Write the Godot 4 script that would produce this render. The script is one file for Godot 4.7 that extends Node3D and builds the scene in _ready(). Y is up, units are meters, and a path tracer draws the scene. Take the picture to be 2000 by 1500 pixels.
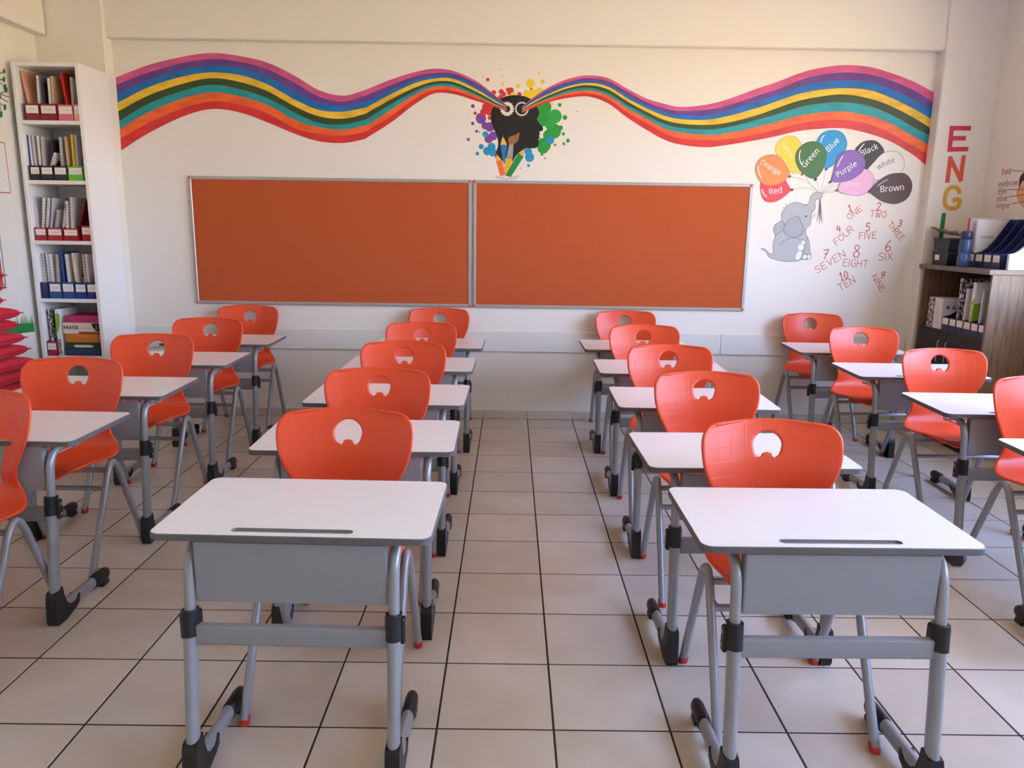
extends Node3D
# A primary-school classroom seen from the teacher's end: four columns of single desks with orange
# shell chairs, a painted back wall with two orange pin boards, a white bookcase and a dark cabinet.

const ROOM_L := -2.97
const ROOM_R := 3.43
const ROOM_F := 7.60
const CEIL := 3.05
const WALL_Z := 0.055      # face of the painted wall
const PIL_Z := 0.150       # face of the two corner pillars
const TILE := 0.33

var mats := {}
var used := {}
var tex := {}

# ------------------------------------------------------------------ bookkeeping
func numbered(n: String) -> String:
	if not used.has(n):
		used[n] = 0
		return n
	used[n] += 1
	return "%s_%03d" % [n, used[n]]

func tag(o: Node, label: String, category: String, group := "") -> void:
	o.set_meta("label", label)
	o.set_meta("category", category)
	if group != "":
		o.set_meta("group", group)

func thing(called: String, label: String, category: String, at := Vector3.ZERO, turn := 0.0, group := "") -> Node3D:
	var o := Node3D.new()
	o.name = numbered(called)
	add_child(o)
	o.position = at
	o.rotation.y = turn
	tag(o, label, category, group)
	return o

func setting(called: String) -> Node3D:
	var o := Node3D.new()
	o.name = called
	add_child(o)
	o.set_meta("kind", "structure")
	return o

func node_of(called: String, mesh: Mesh, m: Material, parent: Node) -> MeshInstance3D:
	var o := MeshInstance3D.new()
	o.name = called
	o.mesh = mesh
	if m:
		o.material_override = m
	parent.add_child(o, true)
	return o

func done(st: SurfaceTool) -> ArrayMesh:
	st.generate_normals()
	return st.commit()

func obj(called: String, st: SurfaceTool, m: Material, parent: Node) -> MeshInstance3D:
	return node_of(called, done(st), m, parent)

func copy(src: Node3D, called: String, label: String, at: Vector3, turn := 0.0) -> Node3D:
	var c: Node3D = src.duplicate()
	c.name = numbered(called)
	add_child(c)
	c.position = at
	c.rotation.y = turn
	c.set_meta("label", label)
	return c

# ------------------------------------------------------------------ materials
func mat(key: String, col: Color, rough := 0.5, metal := 0.0, spec := 0.5) -> StandardMaterial3D:
	if mats.has(key):
		return mats[key]
	var m := StandardMaterial3D.new()
	m.albedo_color = col
	m.roughness = rough
	m.metallic = metal
	m.metallic_specular = spec
	mats[key] = m
	return m

func rgb(r: float, g: float, b: float) -> Color:
	return Color(r / 255.0, g / 255.0, b / 255.0)

func noise_tex(seed_: int, freq: float, ramp: Array, size := 256, oct := 4) -> NoiseTexture2D:
	var n := FastNoiseLite.new()
	n.seed = seed_
	n.frequency = freq
	n.noise_type = FastNoiseLite.TYPE_SIMPLEX_SMOOTH
	n.fractal_octaves = oct
	var t := NoiseTexture2D.new()
	t.width = size
	t.height = size
	t.seamless = true
	t.noise = n
	var g := Gradient.new()
	var offs := PackedFloat32Array()
	var cols := PackedColorArray()
	for i in ramp.size():
		offs.append(float(i) / (ramp.size() - 1))
		cols.append(ramp[i])
	g.offsets = offs
	g.colors = cols
	t.color_ramp = g
	return t

func bump_tex(seed_: int, freq: float, size := 256, oct := 4, strength := 4.0) -> NoiseTexture2D:
	var n := FastNoiseLite.new()
	n.seed = seed_
	n.frequency = freq
	n.fractal_octaves = oct
	var t := NoiseTexture2D.new()
	t.width = size
	t.height = size
	t.seamless = true
	t.as_normal_map = true
	t.bump_strength = strength
	t.noise = n
	return t

# ------------------------------------------------------------------ shapes
func mb(smooth := false) -> SurfaceTool:
	var st := SurfaceTool.new()
	st.begin(Mesh.PRIMITIVE_TRIANGLES)
	st.set_smooth_group(0 if smooth else -1)
	return st

func tri(st: SurfaceTool, a: Vector3, b: Vector3, c: Vector3) -> void:
	st.add_vertex(a)
	st.add_vertex(b)
	st.add_vertex(c)

func quad(st: SurfaceTool, a: Vector3, b: Vector3, c: Vector3, d: Vector3) -> void:
	tri(st, a, b, c)
	tri(st, a, c, d)

# a quad / triangle turned so that its front looks away from point o
func quad_out(st: SurfaceTool, a: Vector3, b: Vector3, c: Vector3, d: Vector3, o: Vector3) -> void:
	var n := (b - a).cross(c - a)
	if n.length_squared() < 1e-16:
		n = (c - a).cross(d - a)
	if n.dot((a + b + c + d) * 0.25 - o) > 0.0:
		quad(st, a, d, c, b)
	else:
		quad(st, a, b, c, d)

func tri_out(st: SurfaceTool, a: Vector3, b: Vector3, c: Vector3, o: Vector3) -> void:
	if (b - a).cross(c - a).dot((a + b + c) / 3.0 - o) > 0.0:
		tri(st, a, c, b)
	else:
		tri(st, a, b, c)

# box with chamfered edges, placed by a transform
func box(st: SurfaceTool, c: Vector3, s: Vector3, bev := 0.002, xf := Transform3D.IDENTITY) -> void:
	st.set_smooth_group(-1)
	var h := s * 0.5
	var b := minf(bev, minf(h.x, minf(h.y, h.z)) * 0.9)
	var o := xf * c
	if b <= 0.00001:
		for ax in 3:
			for sg in [-1.0, 1.0]:
				var q := []
				for k in [[-1, -1], [1, -1], [1, 1], [-1, 1]]:
					var p := Vector3()
					p[ax] = sg * h[ax]
					p[(ax + 1) % 3] = k[0] * h[(ax + 1) % 3]
					p[(ax + 2) % 3] = k[1] * h[(ax + 2) % 3]
					q.append(xf * (c + p))
				quad_out(st, q[0], q[1], q[2], q[3], o)
		return
	for ax in 3:
		var u := (ax + 1) % 3
		var v := (ax + 2) % 3
		for sg in [-1.0, 1.0]:
			var q := []
			for k in [[-1, -1], [1, -1], [1, 1], [-1, 1]]:
				var p := Vector3()
				p[ax] = sg * h[ax]
				p[u] = k[0] * (h[u] - b)
				p[v] = k[1] * (h[v] - b)
				q.append(xf * (c + p))
			quad_out(st, q[0], q[1], q[2], q[3], o)
		for su in [-1.0, 1.0]:
			for sv in [-1.0, 1.0]:
				var q := []
				for k in [[-1, 0], [1, 0], [1, 1], [-1, 1]]:
					var p := Vector3()
					p[ax] = k[0] * (h[ax] - b)
					p[u] = su * (h[u] - (b if k[1] == 0 else 0.0))
					p[v] = sv * (h[v] - (0.0 if k[1] == 0 else b))
					q.append(xf * (c + p))
				quad_out(st, q[0], q[1], q[2], q[3], o)
	for sx in [-1.0, 1.0]:
		for sy in [-1.0, 1.0]:
			for sz in [-1.0, 1.0]:
				tri_out(st, xf * (c + Vector3(sx * h.x, sy * (h.y - b), sz * (h.z - b))), xf * (c + Vector3(sx * (h.x - b), sy * h.y, sz * (h.z - b))), xf * (c + Vector3(sx * (h.x - b), sy * (h.y - b), sz * h.z)), o)

func box_obj(called: String, c: Vector3, s: Vector3, m: Material, parent: Node, bev := 0.002, xf := Transform3D.IDENTITY) -> MeshInstance3D:
	var st := mb()
	box(st, c, s, bev, xf)
	return obj(called, st, m, parent)

# tube swept along points; r may differ across (rx: sideways, ry: in the bend plane)
func tube(st: SurfaceTool, pts: Array, rx: float, ry: float, sides := 12, side := Vector3.RIGHT, caps := true, scales := []) -> void:
	st.set_smooth_group(0)
	var rings := []
	var n := pts.size()
	var sd := side
	for i in n:
		var t: Vector3 = (pts[mini(i + 1, n - 1)] - pts[maxi(i - 1, 0)]).normalized()
		sd = (sd - t * sd.dot(t))
		if sd.length() < 1e-4:
			sd = t.cross(Vector3.UP)
		sd = sd.normalized()
		var up := t.cross(sd)
		var ring := []
		var sc: float = scales[i] if scales.size() > i else 1.0
		for k in sides:
			var a := TAU * k / sides
			ring.append(pts[i] + sd * cos(a) * rx * sc + up * sin(a) * ry * sc)
		rings.append(ring)
	for i in n - 1:
		var o: Vector3 = (pts[i] + pts[i + 1]) * 0.5
		for k in sides:
			var k2 := (k + 1) % sides
			quad_out(st, rings[i][k], rings[i][k2], rings[i + 1][k2], rings[i + 1][k], o)
	if caps:
		st.set_smooth_group(-1)
		for e in [0, n - 1]:
			var inner: Vector3 = pts[1] if e == 0 else pts[n - 2]
			for k in range(1, sides - 1):
				tri_out(st, rings[e][0], rings[e][k], rings[e][k + 1], inner)

# rounds the corners of a polyline
func bend(pts: Array, r: float, n := 6) -> Array:
	var out := [pts[0]]
	for i in range(1, pts.size() - 1):
		var p: Vector3 = pts[i]
		var a: Vector3 = (pts[i - 1] - p)
		var b: Vector3 = (pts[i + 1] - p)
		var d := minf(r, minf(a.length(), b.length()) * 0.48)
		var p0: Vector3 = p + a.normalized() * d
		var p1: Vector3 = p + b.normalized() * d
		for k in n + 1:
			var t := float(k) / n
			out.append(p0.lerp(p, t).lerp(p.lerp(p1, t), t))
	out.append(pts[pts.size() - 1])
	return out

func lathe(st: SurfaceTool, prof: Array, sides := 20, c := Vector3.ZERO, smooth := true) -> void:
	st.set_smooth_group(0 if smooth else -1)
	var mid := 0.0
	for p in prof:
		mid += p.y
	var o := c + Vector3(0, mid / prof.size(), 0)
	for i in prof.size() - 1:
		for k in sides:
			var a := TAU * k / sides
			var b := TAU * (k + 1) / sides
			var p: Vector2 = prof[i]
			var q: Vector2 = prof[i + 1]
			var oo := Vector3(c.x, c.y + (p.y + q.y) * 0.5, c.z)
			if absf(p.y - q.y) < 1e-5:
				oo = o
			if p.x < 1e-5:
				tri_out(st, c + Vector3(0, p.y, 0), c + Vector3(cos(a) * q.x, q.y, sin(a) * q.x), c + Vector3(cos(b) * q.x, q.y, sin(b) * q.x), o)
			elif q.x < 1e-5:
				tri_out(st, c + Vector3(0, q.y, 0), c + Vector3(cos(a) * p.x, p.y, sin(a) * p.x), c + Vector3(cos(b) * p.x, p.y, sin(b) * p.x), o)
			else:
				quad_out(st, c + Vector3(cos(a) * p.x, p.y, sin(a) * p.x), c + Vector3(cos(b) * p.x, p.y, sin(b) * p.x), c + Vector3(cos(b) * q.x, q.y, sin(b) * q.x), c + Vector3(cos(a) * q.x, q.y, sin(a) * q.x), oo)

# polygon (x, y) extruded from z0 to z1 and placed by xf
func prism(st: SurfaceTool, poly: PackedVector2Array, z0: float, z1: float, xf := Transform3D.IDENTITY, smooth_side := false) -> void:
	var idx := Geometry2D.triangulate_polygon(poly)
	var c2 := Vector2.ZERO
	for p in poly:
		c2 += p
	c2 /= poly.size()
	st.set_smooth_group(-1)
	var mid := (z0 + z1) * 0.5
	for i in range(0, idx.size(), 3):
		var a: Vector2 = poly[idx[i]]
		var b: Vector2 = poly[idx[i + 1]]
		var c: Vector2 = poly[idx[i + 2]]
		var m2 := (a + b + c) / 3.0
		for z in [z0, z1]:
			tri_out(st, xf * Vector3(a.x, a.y, z), xf * Vector3(b.x, b.y, z), xf * Vector3(c.x, c.y, z), xf * Vector3(m2.x, m2.y, mid))
	if smooth_side:
		st.set_smooth_group(1)
	var cw := Geometry2D.is_polygon_clockwise(poly)
	for i in poly.size():
		var a: Vector2 = poly[i]
		var b: Vector2 = poly[(i + 1) % poly.size()]
		var nrm := (b - a).orthogonal()   # points to the right of a->b
		if cw:
			nrm = -nrm
		nrm = nrm.normalized()
		var m2 := (a + b) * 0.5
		var probe := m2 + nrm * 0.0005
		if Geometry2D.is_point_in_polygon(probe, poly):
			nrm = -nrm
		var inner := m2 - nrm
		quad_out(st, xf * Vector3(a.x, a.y, z0), xf * Vector3(b.x, b.y, z0), xf * Vector3(b.x, b.y, z1), xf * Vector3(a.x, a.y, z1), xf * Vector3(inner.x, inner.y, mid))

func prism_obj(called: String, poly: PackedVector2Array, z0: float, z1: float, m: Material, parent: Node, xf := Transform3D.IDENTITY) -> MeshInstance3D:
	var st := mb()
	prism(st, poly, z0, z1, xf)
	return obj(called, st, m, parent)

func rrect(w: float, h: float, r: float, n := 6) -> PackedVector2Array:
	var out := PackedVector2Array()
	for q in 4:
		var cx := (w * 0.5 - r) * (1 if q == 0 or q == 3 else -1)
		var cy := (h * 0.5 - r) * (1 if q < 2 else -1)
		for k in n + 1:
			var a := PI * 0.5 * (q + float(k) / n)
			out.append(Vector2(cx + cos(a) * r, cy + sin(a) * r))
	return out

func smooth_poly(pts: Array, n := 4, closed := true) -> PackedVector2Array:
	# Catmull-Rom through the points
	var out := PackedVector2Array()
	var m := pts.size()
	var last := m if closed else m - 1
	for i in last:
		var p0: Vector2 = pts[(i - 1 + m) % m] if closed or i > 0 else pts[0]
		var p1: Vector2 = pts[i]
		var p2: Vector2 = pts[(i + 1) % m]
		var p3: Vector2 = pts[(i + 2) % m] if closed or i + 2 < m else pts[m - 1]
		for k in n:
			var t := float(k) / n
			out.append(p1.cubic_interpolate(p2, p0, p3, t))
	if not closed:
		out.append(pts[m - 1])
	return out

# outlines of the wall paintings, metres on their wall
const RAINBOW_WEST := [[[-2.5046, 2.3464], [-2.5053, 2.3004], [-2.5056, 2.2428], [-2.5071, 2.1825], [-2.507, 2.1289], [-2.5053, 2.0658], [-2.506, 2.0142], [-2.5072, 1.9504], [-2.5077, 1.8722]], [[-2.2769, 2.4297], [-2.2808, 2.3817], [-2.2846, 2.3358], [-2.2885, 2.2874], [-2.2928, 2.2342], [-2.2972, 2.1808], [-2.3017, 2.1249], [-2.3075, 2.0546], [-2.3128, 1.9886]], [[-2.0307, 2.4878], [-2.0335, 2.4482], [-2.0364, 2.408], [-2.0397, 2.3622], [-2.043, 2.3163], [-2.0463, 2.271], [-2.0499, 2.2215], [-2.0544, 2.1587], [-2.0582, 2.105]], [[-1.8358, 2.5124], [-1.8383, 2.4738], [-1.8409, 2.4337], [-1.8438, 2.3888], [-1.8462, 2.3522], [-1.8489, 2.3098], [-1.852, 2.2613], [-1.8557, 2.2034], [-1.859, 2.1531]], [[-1.6507, 2.4942], [-1.6528, 2.4583], [-1.6549, 2.4205], [-1.6576, 2.3738], [-1.6602, 2.3288], [-1.6628, 2.2827], [-1.6655, 2.2364], [-1.6685, 2.1833], [-1.6714, 2.1322]], [[-1.4685, 2.4557], [-1.4707, 2.4122], [-1.473, 2.3664], [-1.4755, 2.3161], [-1.4777, 2.2721], [-1.4799, 2.228], [-1.4822, 2.1838], [-1.4849, 2.1282], [-1.4878, 2.0702]], [[-1.2876, 2.3735], [-1.2896, 2.3275], [-1.2919, 2.2748], [-1.2942, 2.221], [-1.2961, 2.1767], [-1.2979, 2.1354], [-1.2998, 2.0894], [-1.3022, 2.0348], [-1.3037, 1.998]], [[-1.1289, 2.285], [-1.1305, 2.2418], [-1.1319, 2.2043], [-1.1336, 2.1577], [-1.1352, 2.1154], [-1.1367, 2.073], [-1.1378, 2.0439], [-1.1394, 1.999], [-1.1411, 1.9517]], [[-0.9674, 2.2521], [-0.9686, 2.2141], [-0.9695, 2.1844], [-0.9705, 2.1489], [-0.972, 2.1022], [-0.9731, 2.0655], [-0.9741, 2.0315], [-0.9754, 1.9901], [-0.9768, 1.9428]], [[-0.827, 2.288], [-0.8279, 2.2506], [-0.8289, 2.213], [-0.8298, 2.1754], [-0.8309, 2.1331], [-0.8318, 2.0952], [-0.8327, 2.0595], [-0.8338, 2.0169], [-0.8349, 1.9696]], [[-0.7919, 2.3006], [-0.7927, 2.2635], [-0.7937, 2.2213], [-0.7946, 2.1864], [-0.7954, 2.1489], [-0.7963, 2.1114], [-0.7973, 2.0712], [-0.7982, 2.0334], [-0.7992, 1.9879]], [[-0.6341, 2.3621], [-0.6347, 2.3266], [-0.6352, 2.2969], [-0.6357, 2.2692], [-0.6363, 2.236], [-0.6369, 2.2036], [-0.6375, 2.1687], [-0.6382, 2.1262], [-0.6389, 2.086]], [[-0.4772, 2.411], [-0.4775, 2.383], [-0.4778, 2.3594], [-0.478, 2.3397], [-0.4783, 2.3101], [-0.4786, 2.2878], [-0.4788, 2.2655], [-0.4791, 2.2382], [-0.4795, 2.2034]], [[-0.3469, 2.4334], [-0.3471, 2.4055], [-0.3472, 2.3883], [-0.3473, 2.3701], [-0.3475, 2.3504], [-0.3476, 2.3356], [-0.3477, 2.3179], [-0.3478, 2.2971], [-0.348, 2.2748]], [[-0.217, 2.422], [-0.217, 2.4049], [-0.217, 2.3887], [-0.217, 2.372], [-0.217, 2.3508], [-0.2171, 2.3345], [-0.2171, 2.3173], [-0.2171, 2.294], [-0.2172, 2.2742]], [[-0.0606, 2.3604], [-0.0605, 2.3447], [-0.0604, 2.3269], [-0.0603, 2.3071], [-0.0602, 2.2903], [-0.0602, 2.2764], [-0.0601, 2.264], [-0.06, 2.2492], [-0.06, 2.2318]], [[0.0708, 2.2684], [0.0708, 2.261], [0.0709, 2.2485], [0.0711, 2.2346], [0.0712, 2.2237], [0.0713, 2.2147], [0.0713, 2.2077], [0.0714, 2.2003], [0.0715, 2.1928]], [[0.1501, 2.2049], [0.1501, 2.2024], [0.1502, 2.1989], [0.1502, 2.1949], [0.1503, 2.1909], [0.1504, 2.1859], [0.1504, 2.1809], [0.1505, 2.1749], [0.1506, 2.1674]]]
const RAINBOW_EAST := [[[0.2535, 2.198], [0.2536, 2.1931], [0.2537, 2.1881], [0.2538, 2.1831], [0.2539, 2.1771], [0.254, 2.1721], [0.254, 2.1681], [0.2541, 2.1631], [0.2542, 2.1571]], [[0.3414, 2.268], [0.3416, 2.259], [0.3418, 2.2491], [0.342, 2.2392], [0.3422, 2.2292], [0.3423, 2.2217], [0.3425, 2.2143], [0.3426, 2.2068], [0.3429, 2.1958]], [[0.4446, 2.3323], [0.445, 2.3175], [0.4453, 2.3027], [0.4457, 2.2878], [0.4459, 2.2779], [0.4462, 2.2655], [0.4465, 2.2556], [0.4467, 2.2456], [0.447, 2.2332]], [[0.5737, 2.3849], [0.5743, 2.3652], [0.5747, 2.3514], [0.5751, 2.3376], [0.5755, 2.3243], [0.5759, 2.311], [0.5764, 2.2946], [0.5768, 2.2798], [0.5773, 2.2614]], [[0.7034, 2.4064], [0.704, 2.3888], [0.7046, 2.373], [0.7051, 2.3582], [0.7056, 2.3435], [0.7061, 2.3277], [0.7067, 2.3099], [0.7074, 2.2915], [0.7081, 2.2702]], [[0.8344, 2.3906], [0.8352, 2.369], [0.836, 2.3503], [0.8366, 2.3355], [0.8372, 2.3182], [0.8381, 2.2959], [0.8388, 2.2785], [0.8397, 2.2562], [0.8408, 2.2289]], [[0.9677, 2.325], [0.9686, 2.3052], [0.9696, 2.2829], [0.9705, 2.2631], [0.9714, 2.2432], [0.9725, 2.2183], [0.9734, 2.1983], [0.9746, 2.1709], [0.976, 2.1383]], [[1.1016, 2.2639], [1.1027, 2.2401], [1.1037, 2.2202], [1.1047, 2.2002], [1.1058, 2.1777], [1.107, 2.1552], [1.1081, 2.1327], [1.1094, 2.1051], [1.1117, 2.0597]], [[1.2233, 2.2315], [1.2248, 2.2036], [1.2262, 2.178], [1.2275, 2.1546], [1.229, 2.1265], [1.2304, 2.1007], [1.2319, 2.0725], [1.2337, 2.0396], [1.236, 1.9971]], [[1.3372, 2.2122], [1.3388, 2.1856], [1.3402, 2.1609], [1.3419, 2.1328], [1.3436, 2.1033], [1.3452, 2.0765], [1.3469, 2.0459], [1.3493, 2.0058], [1.3516, 1.9655]], [[1.5079, 2.2286], [1.51, 2.196], [1.5125, 2.1587], [1.5143, 2.1306], [1.5164, 2.0978], [1.5184, 2.0672], [1.5207, 2.0319], [1.523, 1.9964], [1.526, 1.9504]], [[1.6525, 2.2655], [1.6554, 2.2237], [1.6577, 2.1911], [1.6602, 2.1561], [1.6632, 2.114], [1.6654, 2.0834], [1.668, 2.0458], [1.6709, 2.0056], [1.6736, 1.9677]], [[1.843, 2.3353], [1.8466, 2.2891], [1.8495, 2.2521], [1.8528, 2.2102], [1.8565, 2.1636], [1.8588, 2.1332], [1.8623, 2.0886], [1.8662, 2.0391], [1.8692, 2.0014]], [[1.9856, 2.3835], [1.9896, 2.3351], [1.9926, 2.3005], [1.9961, 2.2588], [1.9998, 2.2147], [2.0031, 2.175], [2.0072, 2.1259], [2.0114, 2.0766], [2.0151, 2.0318]], [[2.1131, 2.4335], [2.1172, 2.3879], [2.1209, 2.3469], [2.1247, 2.3034], [2.1286, 2.2597], [2.1325, 2.2159], [2.1373, 2.1621], [2.1419, 2.1106], [2.1461, 2.0638]], [[2.2423, 2.4713], [2.2465, 2.4258], [2.2506, 2.3825], [2.2554, 2.3319], [2.2595, 2.2883], [2.2636, 2.2446], [2.2692, 2.186], [2.274, 2.1346], [2.2791, 2.0805]], [[2.4181, 2.4963], [2.423, 2.4485], [2.4279, 2.3995], [2.4331, 2.3489], [2.4371, 2.3088], [2.4422, 2.2583], [2.4483, 2.1984], [2.4539, 2.1431], [2.4594, 2.089]], [[2.5973, 2.4884], [2.6024, 2.4405], [2.6076, 2.3925], [2.6134, 2.3394], [2.6191, 2.2862], [2.6244, 2.2375], [2.6313, 2.1741], [2.6374, 2.1177], [2.644, 2.0561]], [[2.7546, 2.4499], [2.76, 2.4019], [2.7664, 2.3465], [2.7727, 2.2908], [2.7788, 2.2373], [2.7852, 2.1812], [2.792, 2.1223], [2.7993, 2.0583], [2.8055, 2.0038]], [[2.9141, 2.3969], [2.9207, 2.3414], [2.9277, 2.2833], [2.935, 2.2224], [2.9421, 2.1638], [2.9495, 2.1024], [2.9569, 2.0407], [2.9646, 1.9762], [2.9718, 1.9165]], [[3.0564, 2.3312], [3.0607, 2.2681], [3.0629, 2.2218], [3.0587, 2.1605], [3.0583, 2.1015], [3.0621, 2.0496], [3.0643, 1.9901], [3.0616, 1.9277], [3.0605, 1.8525]]]
const HEAD := [[0.0737, 1.863], [0.0818, 1.9067], [0.0927, 1.9395], [0.0912, 1.9774], [0.0807, 2.0151], [0.0606, 2.0525], [0.045, 2.0952], [0.0413, 2.138], [0.0482, 2.1755], [0.0703, 2.213], [0.1008, 2.2427], [0.1452, 2.2645], [0.201, 2.2722], [0.2569, 2.2687], [0.3019, 2.2535], [0.3359, 2.2274], [0.359, 2.1959], [0.3709, 2.1641], [0.3685, 2.1427], [0.3577, 2.1211], [0.3723, 2.0945], [0.3925, 2.0733], [0.4013, 2.0573], [0.396, 2.0438], [0.3764, 2.0365], [0.3796, 2.0193], [0.373, 2.0095], [0.38, 1.9977], [0.369, 1.9867], [0.3739, 1.9679], [0.3699, 1.9434], [0.3532, 1.9296], [0.3193, 1.9253], [0.2853, 1.9259], [0.2517, 1.9064], [0.2182, 1.876], [0.1932, 1.8374], [0.162, 1.8342], [0.1335, 1.8393], [0.0994, 1.847]]
const SPLASH_RED := [[0.0187, 2.3697, 0.0114], [0.0595, 2.2871, 0.016], [0.1114, 2.2931, 0.0172], [0.1283, 2.2775, 0.016], [0.1558, 2.3069, 0.0143], [0.1782, 2.3046, 0.0172], [0.1645, 2.2859, 0.0126], [0.2344, 2.279, 0.0143], [0.1062, 2.256, 0.0172], [0.0117, 2.1909, 0.0315], [0.0343, 2.1699, 0.0343], [-0.0105, 2.1586, 0.0229], [0.0319, 2.1218, 0.0126], [-0.0666, 2.1514, 0.0114], [0.3147, 2.3145, 0.0074]]
const SPLASH_YELLOW := [[0.3084, 2.3486, 0.0298], [0.3901, 2.3603, 0.0149], [0.3644, 2.4176, 0.0103], [0.1175, 2.3406, 0.0103], [0.2235, 2.3316, 0.0126], [0.1897, 2.281, 0.02], [0.2846, 2.2797, 0.0258], [0.3237, 2.2803, 0.0343], [0.3736, 2.2968, 0.0286], [0.4593, 2.2186, 0.0086]]
const SPLASH_PURPLE := [[-0.0271, 2.1183, 0.0355], [0.0013, 2.0705, 0.024], [0.0352, 2.0629, 0.0315], [0.0582, 2.0039, 0.0286], [0.0273, 1.9846, 0.0286], [-0.0824, 2.1976, 0.0126], [-0.0831, 2.0843, 0.0114], [-0.0559, 2.0331, 0.0103], [-0.1127, 1.9788, 0.0109]]
const SPLASH_BLUE := [[0.0045, 2.014, 0.02], [-0.0232, 1.9324, 0.0172], [-0.0501, 1.8858, 0.0126], [0.0167, 1.9031, 0.0275], [0.0476, 1.9307, 0.0275], [0.0564, 1.8955, 0.0275], [0.3119, 1.8664, 0.0315], [0.3028, 1.9017, 0.0258], [0.3056, 1.8116, 0.0103]]
const SPLASH_GREEN := [[0.4038, 2.1965, 0.0504], [0.3998, 2.1217, 0.0504], [0.4749, 2.0422, 0.0504], [0.4361, 2.0147, 0.0343], [0.4007, 1.9547, 0.0412], [0.4041, 1.9303, 0.0389], [0.4208, 1.9441, 0.0355], [0.3966, 1.8867, 0.0103], [0.5109, 2.214, 0.0126], [0.5491, 2.1319, 0.016], [0.5414, 2.0243, 0.0114], [0.5742, 1.9805, 0.0132], [0.546, 1.9595, 0.0097], [0.4857, 1.9516, 0.0086], [0.5222, 2.0644, 0.016]]
const SPLASH_BRIGHT := [[0.4809, 2.1389, 0.0458], [0.4485, 2.0849, 0.0355]]
const SPLASH_BLUE_LATE := [[0.451, 1.9825, 0.0286]]
const SPLASH_DOTS := [[-0.1265, 2.1196, 0.0034], [-0.0131, 2.3902, 0.004], [0.1158, 2.3942, 0.0034], [-0.0367, 2.0285, 0.0046], [0.6287, 2.172, 0.004], [0.4198, 1.8614, 0.0057], [0.249, 1.7916, 0.004], [0.1069, 2.4385, 0.0034]]
const GEARS := [[0.1518, 2.1823, 0.0458], [0.2527, 2.1837, 0.0458]]
const PENCIL_ORANGE_BODY := [[0.0808, 1.8358], [0.1164, 1.8472], [0.1472, 1.7489], [0.112, 1.7363]]
const PENCIL_ORANGE_WOOD := [[0.078, 1.8876], [0.1175, 1.8483], [0.0808, 1.8347]]
const PENCIL_ORANGE_TIP := [[0.0779, 1.8969], [0.0889, 1.8752], [0.0781, 1.874]]
const PENCIL_BLUE_BODY := [[0.1085, 1.9462], [0.1549, 1.9469], [0.1405, 1.8229], [0.1309, 1.8228]]
const PENCIL_BLUE_WOOD := [[0.1248, 2.0076], [0.1549, 1.9469], [0.1085, 1.9462]]
const PENCIL_BLUE_TIP := [[0.1246, 2.0168], [0.1317, 1.9931], [0.1193, 1.9929]]
const PENCIL_BRUSH_TIP := [[0.2355, 2.0307], [0.216, 2.0159], [0.1711, 2.0001], [0.1601, 1.9784], [0.1689, 1.9557], [0.2, 1.9529], [0.228, 1.9739], [0.2376, 2.0065]]
const PENCIL_BRUSH_FERRULE := [[0.1706, 1.9552], [0.1989, 1.9529], [0.1941, 1.8527], [0.1504, 1.8559]]
const PENCIL_BRUSH_HANDLE := [[0.1435, 1.8569], [0.1941, 1.8521], [0.1712, 1.7822], [0.1544, 1.76], [0.1371, 1.7818]]
const PENCIL_GREEN_BODY := [[0.2338, 1.8936], [0.2705, 1.8685], [0.1833, 1.7318], [0.145, 1.7406]]
const PENCIL_GREEN_WOOD := [[0.2742, 1.916], [0.2705, 1.8685], [0.2338, 1.8936]]
const PENCIL_GREEN_TIP := [[0.2808, 1.9258], [0.2771, 1.9095], [0.2686, 1.9137]]
const PENCIL_PAPER := [[0.0777, 1.7424], [0.0836, 1.726], [0.1179, 1.7154], [0.1636, 1.7127], [0.2092, 1.7178], [0.2375, 1.7309], [0.2372, 1.7474], [0.2145, 1.7388], [0.1634, 1.7271], [0.1177, 1.7309]]
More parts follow.
